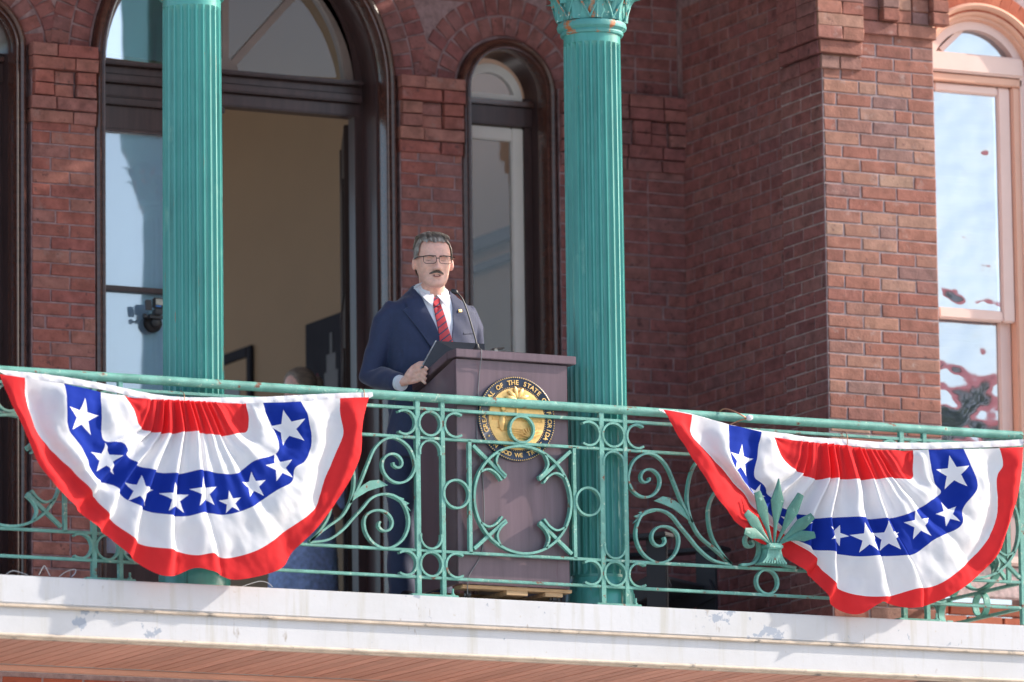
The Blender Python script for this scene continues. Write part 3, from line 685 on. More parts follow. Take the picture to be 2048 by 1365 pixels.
# ------------------------------------------------------------------ bunting
def star_print(stars):
    """blue cloth printed with white five-pointed stars at places (x, z) on the cloth"""
    m = blue_c.copy(); N = m.node_tree.nodes; L = m.node_tree.links
    tc = N.new('ShaderNodeTexCoord'); sp = N.new('ShaderNodeSeparateXYZ'); L.new(tc.outputs['Object'], sp.inputs[0])
    def op(o, a, b=None):
        n = N.new('ShaderNodeMath'); n.operation = o
        for k, v in enumerate((a, b)):
            if v is None: continue
            if hasattr(v, 'links'): L.new(v, n.inputs[k])
            else: n.inputs[k].default_value = v
        return n.outputs[0]
    tot = None
    for cx, cz, R, rot in stars:
        dx = op('SUBTRACT', sp.outputs[0], cx); dz = op('SUBTRACT', sp.outputs[2], cz)
        an = op('ADD', op('ARCTAN2', dx, dz), rad(rot)); fo = op('PINGPONG', an, rad(36))
        rr = op('SQRT', op('ADD', op('MULTIPLY', dx, dx), op('MULTIPLY', dz, dz)))
        lhs = op('MULTIPLY', rr, op('ADD', op('MULTIPLY', op('COSINE', fo), .2245), op('MULTIPLY', op('SINE', fo), .691)))
        ins = op('LESS_THAN', lhs, .2245*R); tot = ins if tot is None else op('MAXIMUM', tot, ins)
    wc = (.80,.80,.84,1)
    for nd in [n for n in N if n.type in ('BSDF_PRINCIPLED', 'BSDF_TRANSLUCENT')]:
        sock = nd.inputs[0]; src = sock.links[0].from_socket
        x = N.new('ShaderNodeMix'); x.data_type = 'RGBA'; L.new(tot, x.inputs[0]); L.new(src, x.inputs[6]); x.inputs[7].default_value = wc; L.new(x.outputs[2], sock)
    return m
def bunting(label, curves, header, stars, px, depth, tip, hooks):
    """curves: six stripe edges from gathered centre to rim, each a measured line on the cloth's plane"""
    YC = -.10
    t = thing('bunting', label, 'bunting', (header[len(header)//2][0], YC, .3), 'bunting tied to the railing')
    NS, SUB = 260, 10
    C = [resample(np.array([on(*px(a, b), YC) for a, b in bez(c, 200)]), NS) for c in curves]
    rows, band = [], []
    for k in range(5):
        for i in range(SUB if k < 4 else SUB+1):
            v = i/SUB; p0, p1, p2, p3 = C[max(k-1, 0)], C[k], C[k+1], C[min(k+2, 5)]
            lin = p1*(1-v)+p2*v; cr = .5*((2*p1)+(-p0+p2)*v+(2*p0-5*p1+4*p2-p3)*v*v+(-p0+3*p1-3*p2+p3)*v**3)
            rows.append(.6*lin+.4*cr); band.append((k, (k+v)/5))
    s = np.linspace(0, 1, NS); P = []
    ph = RNG.uniform(0, 6, 8)
    kn = np.r_[-.05, np.cumsum(RNG.uniform(.035, .125, 16))-.05]; kn = kn*1.15/kn[-1] if kn[-1] < 1.1 else kn; ka = RNG.uniform(.45, 1.1, len(kn))
    for (k, tt), r_ in zip(band, rows):
        mid = np.exp(-((s-.5)/.27)**4)
        y = YC-depth(s, tt, r_)
        w_ = s+.012*np.sin(9*s+ph[0])+.010*np.sin(5*tt+ph[1])*(s-.5)
        ki = np.clip(np.searchsorted(kn, w_, side='right')-1, 0, len(kn)-2); c_ = np.clip((w_-kn[ki])/(kn[ki+1]-kn[ki]), 0, 1); amp = ka[ki]   # uneven knife pleats
        pl = np.where(c_ < .78, c_/.78, (1-c_)/.22); pl = pl*pl*(3-2*pl)
        y += -mid*.085*amp*(1-.35*tt)*(pl-.5)*min(1, .30+tt*3)
        pl2 = np.sin(2*math.pi*(w_*23)+ph[3]); y += -mid*.010*pl2*max(0, 1-tt*1.3)
        side = (1-mid)*np.minimum(1, np.minimum(s, 1-s)/.03)
        q = tt*5+1.6*np.abs(s-.5)+.25*np.sin(7*s+ph[4])                 # swag folds at either side
        fold = np.sin(2*math.pi*q*.62+ph[5]); fold = np.where(fold > 0, fold**.6, -np.abs(fold)**1.3); y += -.027*side*fold*min(1, tt*1.4)
        y += .006*np.sin(31*s+8*tt+ph[6])*side+.004*np.sin(17*tt*3+12*s+ph[7])*side
        y += np.array([.020*mnoise.noise((a[0]*5+ph[0], a[1]*5, ph[1]))+.009*mnoise.noise((a[0]*13, a[1]*11+ph[2], ph[3]))+.0035*mnoise.noise((a[0]*34, a[1]*30, ph[4])) for a in r_])*min(1, tt*2.5+.1)
        y = np.minimum(y, -.032)
        P.append([(a[0], yy, a[1]) for a, yy in zip(r_, y)])
    mb = MB(); m_ = NS; cols = (0, 1, 2, 1, 0)
    mb.v = [tuple(p) for row in P for p in row]
    for i in range(len(P)-1):
        for j in range(NS-1):
            mb.f.append((i*m_+j, i*m_+j+1, (i+1)*m_+j+1, (i+1)*m_+j)); mb.m.append(cols[band[i][0]])
    me = mb.mesh('cloth', angle=70)
    part('cloth', me, [red_c, white_c, star_print([(*on(*px(sx, sy), YC), R, rot) for sx, sy, R, rot in stars])], t)
    H = resample(np.array([on(*px(a, b), -.045) for a, b in bez(header, 160)]), 160); rows = []
    for i, (x, z) in enumerate(H):
        wob = .003*math.sin(i*.9)+.002*math.sin(i*2.3); e = min(1, i/6+.15, (159-i)/6+.6)
        hh = .030*e
        rows.append([(x, -.047+wob*.5, z+.004), (x, -.055+wob, z-.012*e), (x, -.056-wob, z-hh), (x, -.050-wob, z-hh), (x, -.041, z+.002)])
    part('header_band', MB().grid(rows, True, True), white_c, t, angle=60)
    for a, b in hooks:
        x, z = on(*px(a, b), -.04)
        part('wire_hook', MB().tube([(x-.004, -.06, z-.055), (x, -.058, z-.02), (x+.002, -.045, z+.008), (x, -.015, z+.022), (x, .02, z+.012), (x, .032, z-.012)], .0022, 6), copper, t)
    return t
# left fan
pxL = lambda a, b: (a, b)
cL = [[(262,792),(300,796),(340,798),(380,800),(420,802),(460,804),(492,806)],
      [(254,790),(268,820),(283,856),(310,866),(345,868),(380,864),(420,870),(450,872),(480,866),(496,862),(500,835),(496,806)],
      [(205,784),(203,835),(204,882),(238,888),(250,918),(280,938),(315,948),(350,951),(395,944),(440,952),(470,948),(500,925),(545,910),(552,880),(540,840),(526,806)],
      [(128,768),(124,815),(128,862),(150,892),(165,925),(182,962),(215,975),(250,1008),(300,1032),(355,1038),(395,1030),(440,1034),(490,1018),(540,985),(570,968),(578,940),(600,925),(616,890),(612,845),(600,804)],
      [(50,756),(54,800),(70,866),(110,915),(150,960),(200,1030),(240,1072),(275,1096),(330,1106),(375,1116),(410,1112),(440,1121),(500,1105),(560,1065),(620,1020),(640,970),(662,920),(684,868),(680,830),(680,797)],
      [(0,748),(30,840),(62,922),(105,985),(150,1030),(200,1075),(250,1120),(300,1156),(335,1156),(375,1141),(415,1150),(460,1164),(540,1145),(575,1105),(620,1060),(665,1000),(708,920),(722,850),(738,795)]]
def depthL(s, tt, r_): return .10*np.sin(math.pi*np.clip(s, 0, 1))**.8*min(1, .15+1.3*tt) - .045*(1-min(1, tt*2))
b1 = bunting('red white and blue fan bunting with stars left of the lectern', cL,
    [(-6,741),(100,752),(200,768),(300,789),(362,796),(430,797),(520,796),(620,791),(690,788),(744,787)],
    [(162,836,.096,-8), (203,922,.085,-4), (268,985,.080,-12), (335,1003,.082,0), (396,990,.080,8), (448,1010,.06,10), (497,975,.07,8), (550,938,.08,14), (575,858,.096,14)],
    pxL, depthL, None, [(366,790), (726,784)])
# right fan
pxR = lambda a, b: (1240+a/2.5347, 800+b/2.5347)
cR = [[(800,185),(900,200),(1000,212),(1120,222),(1270,245),(1400,250),(1495,252)],
      [(790,182),(815,240),(838,290),(885,345),(985,400),(1075,398),(1170,405),(1280,405),(1370,395),(1480,400),(1495,340),(1500,252)],
      [(722,162),(705,260),(690,380),(740,430),(805,520),(860,552),(1000,600),(1100,598),(1280,608),(1390,598),(1500,555),(1560,515),(1625,470),(1592,420),(1575,330),(1566,252)],
      [(552,126),(535,210),(545,320),(600,390),(660,455),(760,550),(860,670),(960,752),(1040,775),(1170,805),(1290,800),(1450,793),(1560,715),(1690,650),(1715,550),(1785,450),(1765,350),(1742,250)],
      [(366,76),(360,170),(415,245),(540,375),(650,478),(720,560),(800,640),(900,720),(975,800),(1020,880),(1060,940),(1150,995),(1300,1010),(1450,970),(1570,948),(1700,860),(1820,750),(1900,600),(1906,400),(1938,330),(1925,245)],
      [(212,52),(290,200),(380,360),(470,510),(560,610),(650,680),(740,730),(820,760),(900,840),(960,890),(1000,960),(1050,1040),(1120,1090),(1180,1094),(1250,1050),(1300,1036),(1430,1065),(1550,1040),(1700,960),(1850,830),(1940,650),(2000,480),(2046,240)]]
def depthR(s, tt, r_):
    near = np.exp(-((r_[:, 0]-1.44)/.24)**2)/(1+np.exp((r_[:, 1]-.66)/.05))
    return (.09*np.sin(math.pi*np.clip(s, 0, 1))**.9*min(1, .15+1.3*tt) - .045*(1-min(1, tt*2)))*(1-near) - .05*near
b2 = bunting('red white and blue fan bunting with stars right of the second column', cR,
    [(195,50),(290,62),(370,78),(460,103),(550,128),(650,150),(760,166),(850,176),(950,192),(1145,204),(1300,217),(1500,222),(1740,217),(1920,211),(2060,203)],
    [(610,310,.088,-6), (710,478,.06,-20), (895,630,.082,-12), (1080,690,.06,-25), (1205,715,.085,6), (1328,705,.085,4), (1488,640,.085,12), (1640,585,.07,20), (1680,375,.096,8)],
    pxR, depthR, None, [(1145,180), (2040,190)])
part('knotted_tie', MB().tube(bez([(1.33,-.04,.935),(1.30,-.06,.945),(1.25,-.055,.968),(1.21,-.03,.985),(1.19,0,.975),(1.20,.03,.95)], 30), .004, 6), copper, b2)
part('knotted_tie', MB().tube(bez([(1.33,-.05,.94),(1.28,-.05,.925),(1.22,-.045,.90),(1.17,-.04,.88),(1.13,-.02,.865)], 30), .003, 6), copper, b2)
part('knot', MB().ell((1.335,-.05,.943), .022, .018, .016, 10), white_c, b2)

# ------------------------------------------------------------------ lectern with seal
pd = thing('lectern', 'mahogany lectern with round gold and navy state seal behind the railing', 'lectern', (.03, .3, .02))
LX0, LX1, LY0, LY1 = -.297, .330, .032, .47
part('front_panel', MB().box(LX0, LX1, LY0, LY0+.02, .022, 1.163), mahog, pd, bevel=.002)
def side(x0, x1):
    poly = [(LY0+.021, .022), (LY1, .022), (LY1, 1.055), (LY0+.021, 1.163)]
    vs = [(x0, y, z) for y, z in poly]+[(x1, y, z) for y, z in poly]
    return MB().add(vs, [(0,1,2,3), (7,6,5,4)]+[(i, i+4, (i+1) % 4+4, (i+1) % 4) for i in range(4)])
part('side_panel', side(LX0, LX0+.02), mahog, pd); part('side_panel', side(LX1-.02, LX1), mahog, pd)
def slab(y0, z0, y1, z1, th, x0, x1):
    poly = [(y0, z0), (y0, z0-th), (y1, z1-th), (y1, z1)]
    vs = [(x0, y, z) for y, z in poly]+[(x1, y, z) for y, z in poly]
    return MB().add(vs, [(0,1,2,3), (7,6,5,4)]+[(i, i+4, (i+1) % 4+4, (i+1) % 4) for i in range(4)])
part('top_shelf', slab(.008, 1.211, .11, 1.211, .042, -.308, .372), mahog, pd, bevel=.003)
part('reading_top', slab(.111, 1.211, .52, 1.112, .042, -.308, .372), mahog, pd, bevel=.003)
part('inner_shelf', MB().box(LX0+.021, LX1-.021, .075, .46, .60, .62), mahog, pd)
SX, SZ, SR = .034, .872, .2165
def sealy(mb): mb.v = [(x, y-.0165, z) for x, y, z in mb.v]; return mb
seal = part('seal', MB().add([], []).grid([[(SX+r_*math.cos(a), y, SZ+r_*math.sin(a)) for a in np.linspace(0, 2*math.pi, 72, endpoint=False)] for r_, y in ((SR, .0495), (SR, .034), (SR-.006, .031), (SR-.011, .033), (.160, .033), (.156, .0355), (.02, .0355))], True, True), navy_enamel, pd)
part('field', MB().grid([[(SX+r_*math.cos(a), y, SZ+r_*math.sin(a)) for a in np.linspace(0, 2*math.pi, 60, endpoint=False)] for r_, y in ((.158, .036), (.158, .032), (.150, .0315), (.08, .030), (.01, .0295))], True, True), gold, seal)
for R_, n, rr in ((SR-.005, 110, .0042), (.163, 100, .0026)):
    beads = MB()
    for k in range(n):
        a = 2*math.pi*k/n; beads.ell((SX+R_*math.cos(a), .0325, SZ+R_*math.sin(a)), rr, rr, rr, 6)
    part('beading', beads, gold, seal)['kind'] = 'stuff'
def letters(txt, R_, a0, a1, size, inward):
    n = len(txt)
    for i, ch in enumerate(txt):
        if ch == ' ': continue
        a = rad(a0+(a1-a0)*(i+.5)/n); mb = MB()
        me = GLYPH[ch]
        rot = (a+math.pi/2 if inward else a-math.pi/2)
        c, s_ = math.cos(rot), math.sin(rot); base = -.34*size
        vs = []
        for v in me.vertices:
            x_, z_ = v.co.x*size, v.co.y*size+base
            vs.append((SX+R_*math.cos(a)+c*x_-s_*z_, .0315-v.co.z*.02, SZ+R_*math.sin(a)+s_*x_+c*z_))
        part('letter', mb.add(vs, [tuple(p.vertices) for p in me.polygons]), gold, seal, smooth=False)
GLYPH = {}; tmp = []
for ch in sorted(set('GREAT SEAL OF THE STATE OF FLORIDA IN GOD WE TRUST')-{' '}):
    cu = bpy.data.curves.new('t', 'FONT'); cu.body = ch; cu.size = 1; cu.align_x = 'CENTER'; cu.extrude = .09; cu.offset = .016; cu.resolution_u = 3
    ob = bpy.data.objects.new('t', cu); COL.objects.link(ob); tmp.append((ch, ob))
bpy.context.view_layer.update(); dg = bpy.context.evaluated_depsgraph_get()
for ch, ob in tmp: GLYPH[ch] = bpy.data.meshes.new_from_object(ob.evaluated_get(dg))
for ch, ob in tmp: cu = ob.data; bpy.data.objects.remove(ob); bpy.data.curves.remove(cu)
letters('GREAT SEAL OF THE STATE OF FLORIDA', .1855, 204, -33, .034, False)
letters('IN GOD WE TRUST', .1855, 219, 321, .031, True)
for a in (211, 329): part('lettering_dot', MB().ell((SX+.1855*math.cos(rad(a)), .032, SZ+.1855*math.sin(rad(a))), .006, .003, .006, 8), gold, seal)
gold_d = mat('deep_gold', (.62,.38,.13), rough=.45, metal=.55, var=.3, vs=40)  # darker, rougher gold for the shore and ship relief
part('relief_palm', MB().tube(bez([(SX-.005,.028,SZ+.0),(SX-.002,.027,SZ+.05),(SX,.027,SZ+.09)], 8), .006, 6), gold, seal)
fr = MB()
for a in (15, 60, 100, 140, 175, 215, -35): fr.ell((SX+.036*math.cos(rad(a)), .026, SZ+.103+.030*math.sin(rad(a))), .034, .007, .012, 8, Matrix.Rotation(-rad(a), 3, 'Y'))
part('relief_fronds', fr, gold, seal)
part('relief_figure', MB().ell((SX-.085,.026,SZ-.02), .020,.009,.05, 8).ell((SX-.083,.026,SZ+.05), .013,.009,.018, 8).ell((SX-.075,.026,SZ+.02), .02,.008,.022, 8), gold, seal)
sea = MB().box(SX-.14, SX+.14, .027, .031, SZ-.012, SZ+.004)
for k in range(5): sea.tube([(SX-.11+.03*k, .029, SZ-.05-.012*k), (SX+.03+.01*k, .028, SZ-.056-.012*k)], .0035, 5)
part('relief_shore', sea, gold_d, seal)
sh = MB()
for a in range(10, 180, 20): sh.tube([(SX+.075, .028, SZ-.09), (SX+.075+.055*math.cos(rad(a)), .025, SZ-.09+.055*math.sin(rad(a)))], [.008, .002], 5)
for a in range(20, 180, 25): sh.tube([(SX-.02, .028, SZ-.125), (SX-.02+.04*math.cos(rad(a)), .026, SZ-.125+.03*math.sin(rad(a)))], [.006, .002], 5)
part('relief_plants', sh, gold, seal)
part('relief_ship', MB().box(SX+.055, SX+.12, .027, .030, SZ+.055, SZ+.064).tube([(SX+.03,.028,SZ+.072),(SX+.125,.028,SZ+.066)], .003, 5), gold_d, seal)
for o in [seal]+list(seal.children): o.data.transform(Matrix.Translation((0, -.0165, 0)))
# trolley under the lectern
dl = thing('furniture_dolly', 'raw pine furniture dolly with casters under the lectern', 'dolly', (.03, .3, -.05))
part('board', MB().box(-.27, .35, .045, .14, .002, .020), pine, dl, bevel=.003); part('board', MB().box(-.27, .35, .38, .47, .002, .020), pine, dl, bevel=.003)
part('crosspiece', MB().box(-.02, .10, .048, .47, -.022, .0015), pine, dl, bevel=.002); part('crosspiece', MB().box(.20, .30, .052, .47, -.020, .0015), pine, dl, bevel=.002)
for x, y in ((-.22, .09), (.26, .085), (-.22, .43), (.26, .43)):
    cst = part('caster', MB().tube([(x-.011, y, -.027), (x+.011, y, -.027)], .0225, 14), black_p, dl); part('axle_cap', MB().tube([(x-.014, y, -.027), (x+.014, y, -.027)], .009, 10), steel, cst)

# ------------------------------------------------------------------ things on the lectern
mc = thing('microphone', 'black gooseneck microphone on a disc base on the lectern shelf', 'microphone', (-.10, .17, 1.2))
part('base', MB().lathe(-.112, .165, [(.062,1.200), (.062,1.212), (.055,1.222), (.03,1.236), (.014,1.25), (.009,1.268)], 28), black_m, mc)
gp = bez([(-.112,.165,1.262),(-.122,.17,1.31),(-.138,.175,1.37),(-.158,.18,1.44),(-.178,.187,1.495),(-.196,.195,1.523),(-.210,.20,1.534)], 40)
part('gooseneck', MB().tube(gp, .0042, 8), black_m, mc)
part('windscreen', MB().tube([(-.203,.198,1.529),(-.210,.20,1.534),(-.222,.207,1.541),(-.231,.212,1.546)], [.008,.0135,.0135,.007], 12), black_p, mc)
mcc = MB().tube(bez([(-.13,.10,1.214),(-.155,.03,1.216),(-.165,.006,1.205),(-.168,.006,1.16),(-.168,.027,1.10),(-.180,.027,.95),(-.186,.027,.75),(-.160,.027,.6),(-.150,.027,.35),(-.17,.027,.18),(-.24,.027,.06),(-.25,.027,-.03)], 90), .0026, 6)
tag(part('microphone_cable', mcc, steel_d), 'thin grey cable hanging down the front of the lectern', 'cable')
bd = thing('binder', 'black binder propped open in front of the speaker, held at its edge', 'binder', (-.1, .3, 1.17))
def quad(a, b, c, d, th):
    A = [Vector(p) for p in (a, b, c, d)]; n = (A[1]-A[0]).cross(A[3]-A[0]).normalized()*th
    return MB().add(A+[p+n for p in A], [(0,1,2,3), (7,6,5,4)]+[(i, i+4, (i+1) % 4+4, (i+1) % 4) for i in range(4)])
part('cover', quad((-.345,.33,1.155), (-.02,.27,1.178), (.015,.335,1.302), (-.255,.335,1.300), .007), black_p, bd)
pg = mat('paper', (.78,.77,.75), rough=.8)
part('pages', quad((-.34,.343,1.158), (-.03,.283,1.180), (.003,.346,1.298), (-.252,.346,1.297), .012), pg, bd)
part('edge_strip', MB().tube([(-.348,.336,1.153), (-.258,.338,1.303)], .0035, 6), steel, bd)
fd = thing('tablet', 'flat black tablet lying on the right side of the lectern', 'tablet', (.15, .25, 1.2))
part('body', quad((.02,.14,1.213), (.29,.14,1.213), (.31,.34,1.236), (.03,.34,1.236), -.022), black_p, fd)
part('screen', quad((.03,.15,1.2375), (.28,.15,1.2375), (.298,.33,1.2595), (.04,.33,1.2595), -.002), frame_m, fd)
tag(part('paper_sheet', MB().add([(.0,.19,1.262),(.055,.18,1.266),(.07,.24,1.262),(.0,.25,1.258)], [(0,1,2,3)]).add([(.012,.20,1.203),(.03,.20,1.203),(.03,.215,1.262),(.012,.215,1.262)], [(0,1,2,3)]), pg), 'small folded white card standing beside the microphone base', 'card')

# ------------------------------------------------------------------ people
def remesh(mb, vox, name, smooth=6):
    me = mb.mesh(name, smooth=False); ob = bpy.data.objects.new(name, me); COL.objects.link(ob)
    m = ob.modifiers.new('r', 'REMESH'); m.mode = 'VOXEL'; m.voxel_size = vox
    if smooth: s_ = ob.modifiers.new('s', 'SMOOTH'); s_.iterations = smooth; s_.factor = .5
    bpy.context.view_layer.update()
    out = bpy.data.meshes.new_from_object(ob.evaluated_get(bpy.context.evaluated_depsgraph_get())); out.name = name
    bpy.data.objects.remove(ob); out.shade_smooth(); return out
HEAD = [(.000,.026,-.088,-.040), (.010,.040,-.098,-.015), (.028,.052,-.100,.015), (.05,.061,-.096,.055), (.075,.067,-.093,.085), (.10,.071,-.091,.092), (.13,.0735,-.091,.098), (.16,.075,-.094,.102), (.19,.0725,-.089,.100), (.215,.065,-.075,.090), (.235,.052,-.054,.074), (.25,.034,-.028,.050), (.258,.014,-.006,.024)]
def head_rows(off=0.0, nz=56, na=72, feat=True):
    T = np.array(HEAD); zs = np.linspace(0, .258, nz); rows = []
    for z in zs:
        w_, fy, by = [np.interp(z, T[:, 0], T[:, k]) for k in (1, 2, 3)]
        w_ += off; fy -= off; by += off; c = (fy+by)/2; d = (by-fy)/2; row = []
        for k in range(na):
            a = 2*math.pi*k/na; ca, sa = math.cos(a), math.sin(a); e = .94
            x = w_*math.copysign(abs(ca)**e, ca); y = c+d*math.copysign(abs(sa)**e, sa); zz = z+(off if z > .2 else 0)*(z-.2)/.058
            if feat and y < c:
                G = lambda x0, z0, sx, sz: math.exp(-((x-x0)/sx)**2-((z-z0)/sz)**2)
                nose = max(0, min(1, (.142-z)/.052))*(1 if z > .082 else max(0, 1-(.082-z)/.010))
                y -= .031*nose*math.exp(-(x/(.010+.006*nose))**2)
                y -= .010*(G(.013, .087, .007, .008)+G(-.013, .087, .007, .008))
                y += .017*(G(.031, .131, .015, .010)+G(-.031, .131, .015, .010))
                y -= .0085*(G(.030, .149, .022, .007)+G(-.030, .149, .022, .007))
                y -= .006*(G(.031, .128, .011, .006)+G(-.031, .129, .012, .006))
                y -= .004*(G(.042, .10, .016, .014)+G(-.042, .10, .016, .014))
                y -= .005*G(0, .066, .026, .006)+.006*G(0, .046, .020, .006)
                y += .007*G(0, .056, .020, .0045)+.004*G(0, .036, .02, .005)
                y -= .005*G(0, .018, .016, .012)
                y += .0065*(G(.035, .066, .006, .024)+G(-.035, .066, .006, .024)); y += .004*(G(.052, .065, .012, .025)+G(-.052, .065, .012, .025)); y += .0015*(G(0, .185, .05, .003)+G(0, .173, .04, .003))
            row.append((x, y, zz))
        rows.append(row)
    return rows
def ear(sx):
    mb = MB(); mb.ell((sx*.079, .012, .118), .011, .020, .033, 12, Matrix.Rotation(sx*rad(22), 3, 'Z') @ Matrix.Rotation(rad(-10), 3, 'X')); return mb
def head_mb(): 
    mb = MB().grid(head_rows(), True, True)
    for sx in (-1, 1): e = ear(sx); mb.add(e.v, e.f)
    return mb
skin = mat('skin', (.80,.455,.37), rough=.5, var=.16, vs=45, bump=.3, bs=160, sss=.12, patches=[((.70,.31,.25), 22, .56, .80)])
hair_m = mat('grey_hair', (.17,.14,.12), rough=.45, var=.6, vs=30, bump=.9, bs=110, stretch=(2.5,.35,.6), patches=[((.52,.48,.44), 22, .46, .64)])
brown_hair = mat('brown_hair', (.22,.16,.12), rough=.5, var=.5, vs=30, bump=.8, bs=120, stretch=(.5,2.5,2.5))
suit = mat('navy_wool', (.024,.034,.088), rough=.75, var=.12, vs=60, bump=.15, bs=500, sheen=.25)
shirt_m = mat('white_shirt', (.74,.76,.84), rough=.7, var=.03, vs=12, bump=.1, bs=300)
mouth_m = mat('mouth', (.20,.075,.065), rough=.5)
dark_m = mat('dark_line', (.05,.02,.02), rough=.5)
lip_m = mat('lips', (.42,.17,.14), rough=.45, var=.1)

bx, by = -.13, .68
man = thing('person', 'grey haired speaker in navy suit and red striped tie at the lectern', 'person', (bx, by, -.05))
HM = Matrix.Translation((-.142, .605, 1.622)) @ Matrix.Rotation(rad(-15), 4, 'Z') @ Matrix.Rotation(rad(5), 4, 'X') @ Matrix.Diagonal((1.20, 1.10, 1.08, 1))
SHR, ELR, WRR = Vector((-.350, .71, 1.503)), Vector((-.438, .73, 1.165)), Vector((-.402, .45, 1.092))
SHL, ELL, WRL = Vector((.120, .70, 1.503)), Vector((.152, .75, 1.18)), Vector((.10, .50, 1.13))
def loft(rings, n=40, e=.85):
    rows = []
    for z, cx, cy, w_, d in rings:
        row = []
        for k in range(n):
            a = 2*math.pi*k/n; ca, sa = math.cos(a), math.sin(a)
            row.append((cx+w_*math.copysign(abs(ca)**e, ca), cy+d*math.copysign(abs(sa)**e, sa), z))
        rows.append(row)
    return rows
body = xf(head_mb(), HM)
body.tube(bez([(bx+.0, by+.0, 1.44), (bx, by-.015, 1.56), (bx-.005, by-.05, 1.63), (bx-.01, by-.055, 1.70)], 14), [.075]*4+[.066]*10, 24)
body.grid(loft([(.85,bx,by,.17,.11), (1.0,bx,by,.17,.11), (1.15,bx,by,.17,.11), (1.35,bx,by,.18,.105), (1.47,bx,by,.17,.095), (1.54,bx,by,.11,.075), (1.58,bx,by-.005,.075,.065)]), True, True)
for S, E_, W_ in ((SHR, ELR, WRR), (SHL, ELL, WRL)):
    body.tube([S+Vector((.08 if S.x < bx else -.08, 0, -.03)), S, S.lerp(E_, .5), E_, E_.lerp(W_, .5), W_], [.03, .028, .034, .038, .035, .029], 16)
for x, y in ((-.285, .70), (-.02, .84)):
    body.tube([(x*.8+bx*.2, by, .95), (x, y, .75), (x, y-.01, .48), (x, y, .1)], [.085, .08, .055, .042], 16)
def hand(mb, W_, knuckles, mids, tips, thumb, pc):
    for K, m_, T_ in zip(knuckles, mids, tips):
        mb.tube([W_, Vector(W_).lerp(Vector(K), .6), K], [.017, .0145, .0125], 8); mb.tube([K, m_, T_], [.0115, .0105, .0085], 8); mb.ell(T_, .0085, .0085, .0085, 8); mb.ell(K, .0125, .0125, .0125, 8); mb.ell(m_, .0108, .0108, .0108, 8)
    mb.tube(thumb, [.017, .0135, .0115, .009], 8); mb.ell(thumb[-1], .009, .009, .009, 8); mb.ell(pc, .02, .026, .036, 10)
zk = (1.168, 1.145, 1.121, 1.099)
hand(body, WRR, [(-.352+.004*abs(i-1), .388, z) for i, z in enumerate(zk)], [(-.336, .343+.004*i, z+.003) for i, z in enumerate(zk)], [(-.322, .312+.008*i, z-.018) for i, z in enumerate(zk)],
     [(-.385,.42,1.125), (-.362,.395,1.168), (-.335,.368,1.188), (-.312,.350,1.190)], (-.372, .412, 1.13))
zk = (1.150, 1.145, 1.14, 1.135); xk = (.04, .06, .08, .10)
hand(body, WRL, [(x_, .43, 1.150) for x_ in xk], [(x_-.004, .395, 1.148) for x_ in xk], [(x_-.008, .37, 1.136) for x_ in xk], [(.085,.48,1.14), (.05,.455,1.15), (.03,.43,1.15), (.02,.41,1.146)], (.075, .46, 1.145))
bo = part('body', remesh(body, .0048, 'body', 3), skin, man); bo['label'] = 'man\'s head, hands and body'
hb = bvh_of([bo.data])
# jacket
jk = MB().grid(loft([(.74,bx,by,.215,.150), (.86,bx,by,.225,.155), (1.0,bx,by,.220,.150), (1.12,bx,by-.005,.222,.155), (1.25,bx,by-.005,.232,.155), (1.36,-.122,by,.240,.148), (1.44,-.116,by,.246,.138), (1.50,-.113,by,.240,.122), (1.535,-.113,by+.002,.228,.110), (1.57,-.114,by+.006,.186,.100), (1.60,-.122,by+.008,.135,.090), (1.625,bx,by+.008,.100,.084), (1.65,bx-.004,by+.004,.083,.078)]), True, True)
for S, E_, W_ in ((SHR, ELR, WRR), (SHL, ELL, WRL)):
    sg = 1 if S.x < bx else -1; e2 = E_.lerp(W_, .93)
    jk.tube([S+Vector((sg*.10, 0, -.02)), S+Vector((sg*.02, 0, -.004)), S.lerp(E_, .18), S.lerp(E_, .55), E_+Vector((-sg*.004, .008, -.005)), E_.lerp(W_, .3), E_.lerp(W_, .65), e2], [.066, .070, .068, .062, .061, .060, .057, .053], 24)
jm = remesh(jk, .008, 'jacket', 12)
# cloth folds: small pushes along the normals
def push(me, fn):
    n = len(me.vertices); co = np.empty(n*3); nr = np.empty(n*3); me.vertices.foreach_get('co', co); me.vertices.foreach_get('normal', nr)
    co = co.reshape(-1, 3); nr = nr.reshape(-1, 3); co += nr*fn(co[:, 0], co[:, 1], co[:, 2])[:, None]; me.vertices.foreach_set('co', co.ravel()); me.update()
def jfold(x, y, z):
    a = .0030*np.sin(z*40+x*25+3*np.sin(y*20))*np.sin(x*18+z*9+1.3)
    b = .0060*np.sin((z*.8+y*.5)*52+2.5*np.sin(x*31+y*17))*(.5+.5*np.sin(y*23+z*11))
    return np.where((x < -.33) & (z < 1.30), b, a)
push(jm, jfold)
jo = part('jacket', jm, suit, man); jb = bvh_of([jm])
bt = bvh_of([jm, bo.data])
V = [(-.232,1.640), (-.20,1.652), (-.14,1.585), (-.085,1.640), (-.048,1.622), (-.052,1.52), (-.072,1.36), (-.095,1.24), (-.115,1.20), (-.128,1.30), (-.165,1.42), (-.205,1.53)]
part('shirt_front', drape(V, jb, .005, 4, thick=.004, fallback=.60), shirt_m, man)
tie_m = mat('striped_tie', (.55,.02,.035), rough=.45, var=.05, sheen=.2)
N = tie_m.node_tree.nodes; L = tie_m.node_tree.links; tc = N.new('ShaderNodeTexCoord'); sp = N.new('ShaderNodeSeparateXYZ'); L.new(tc.outputs['Object'], sp.inputs[0])
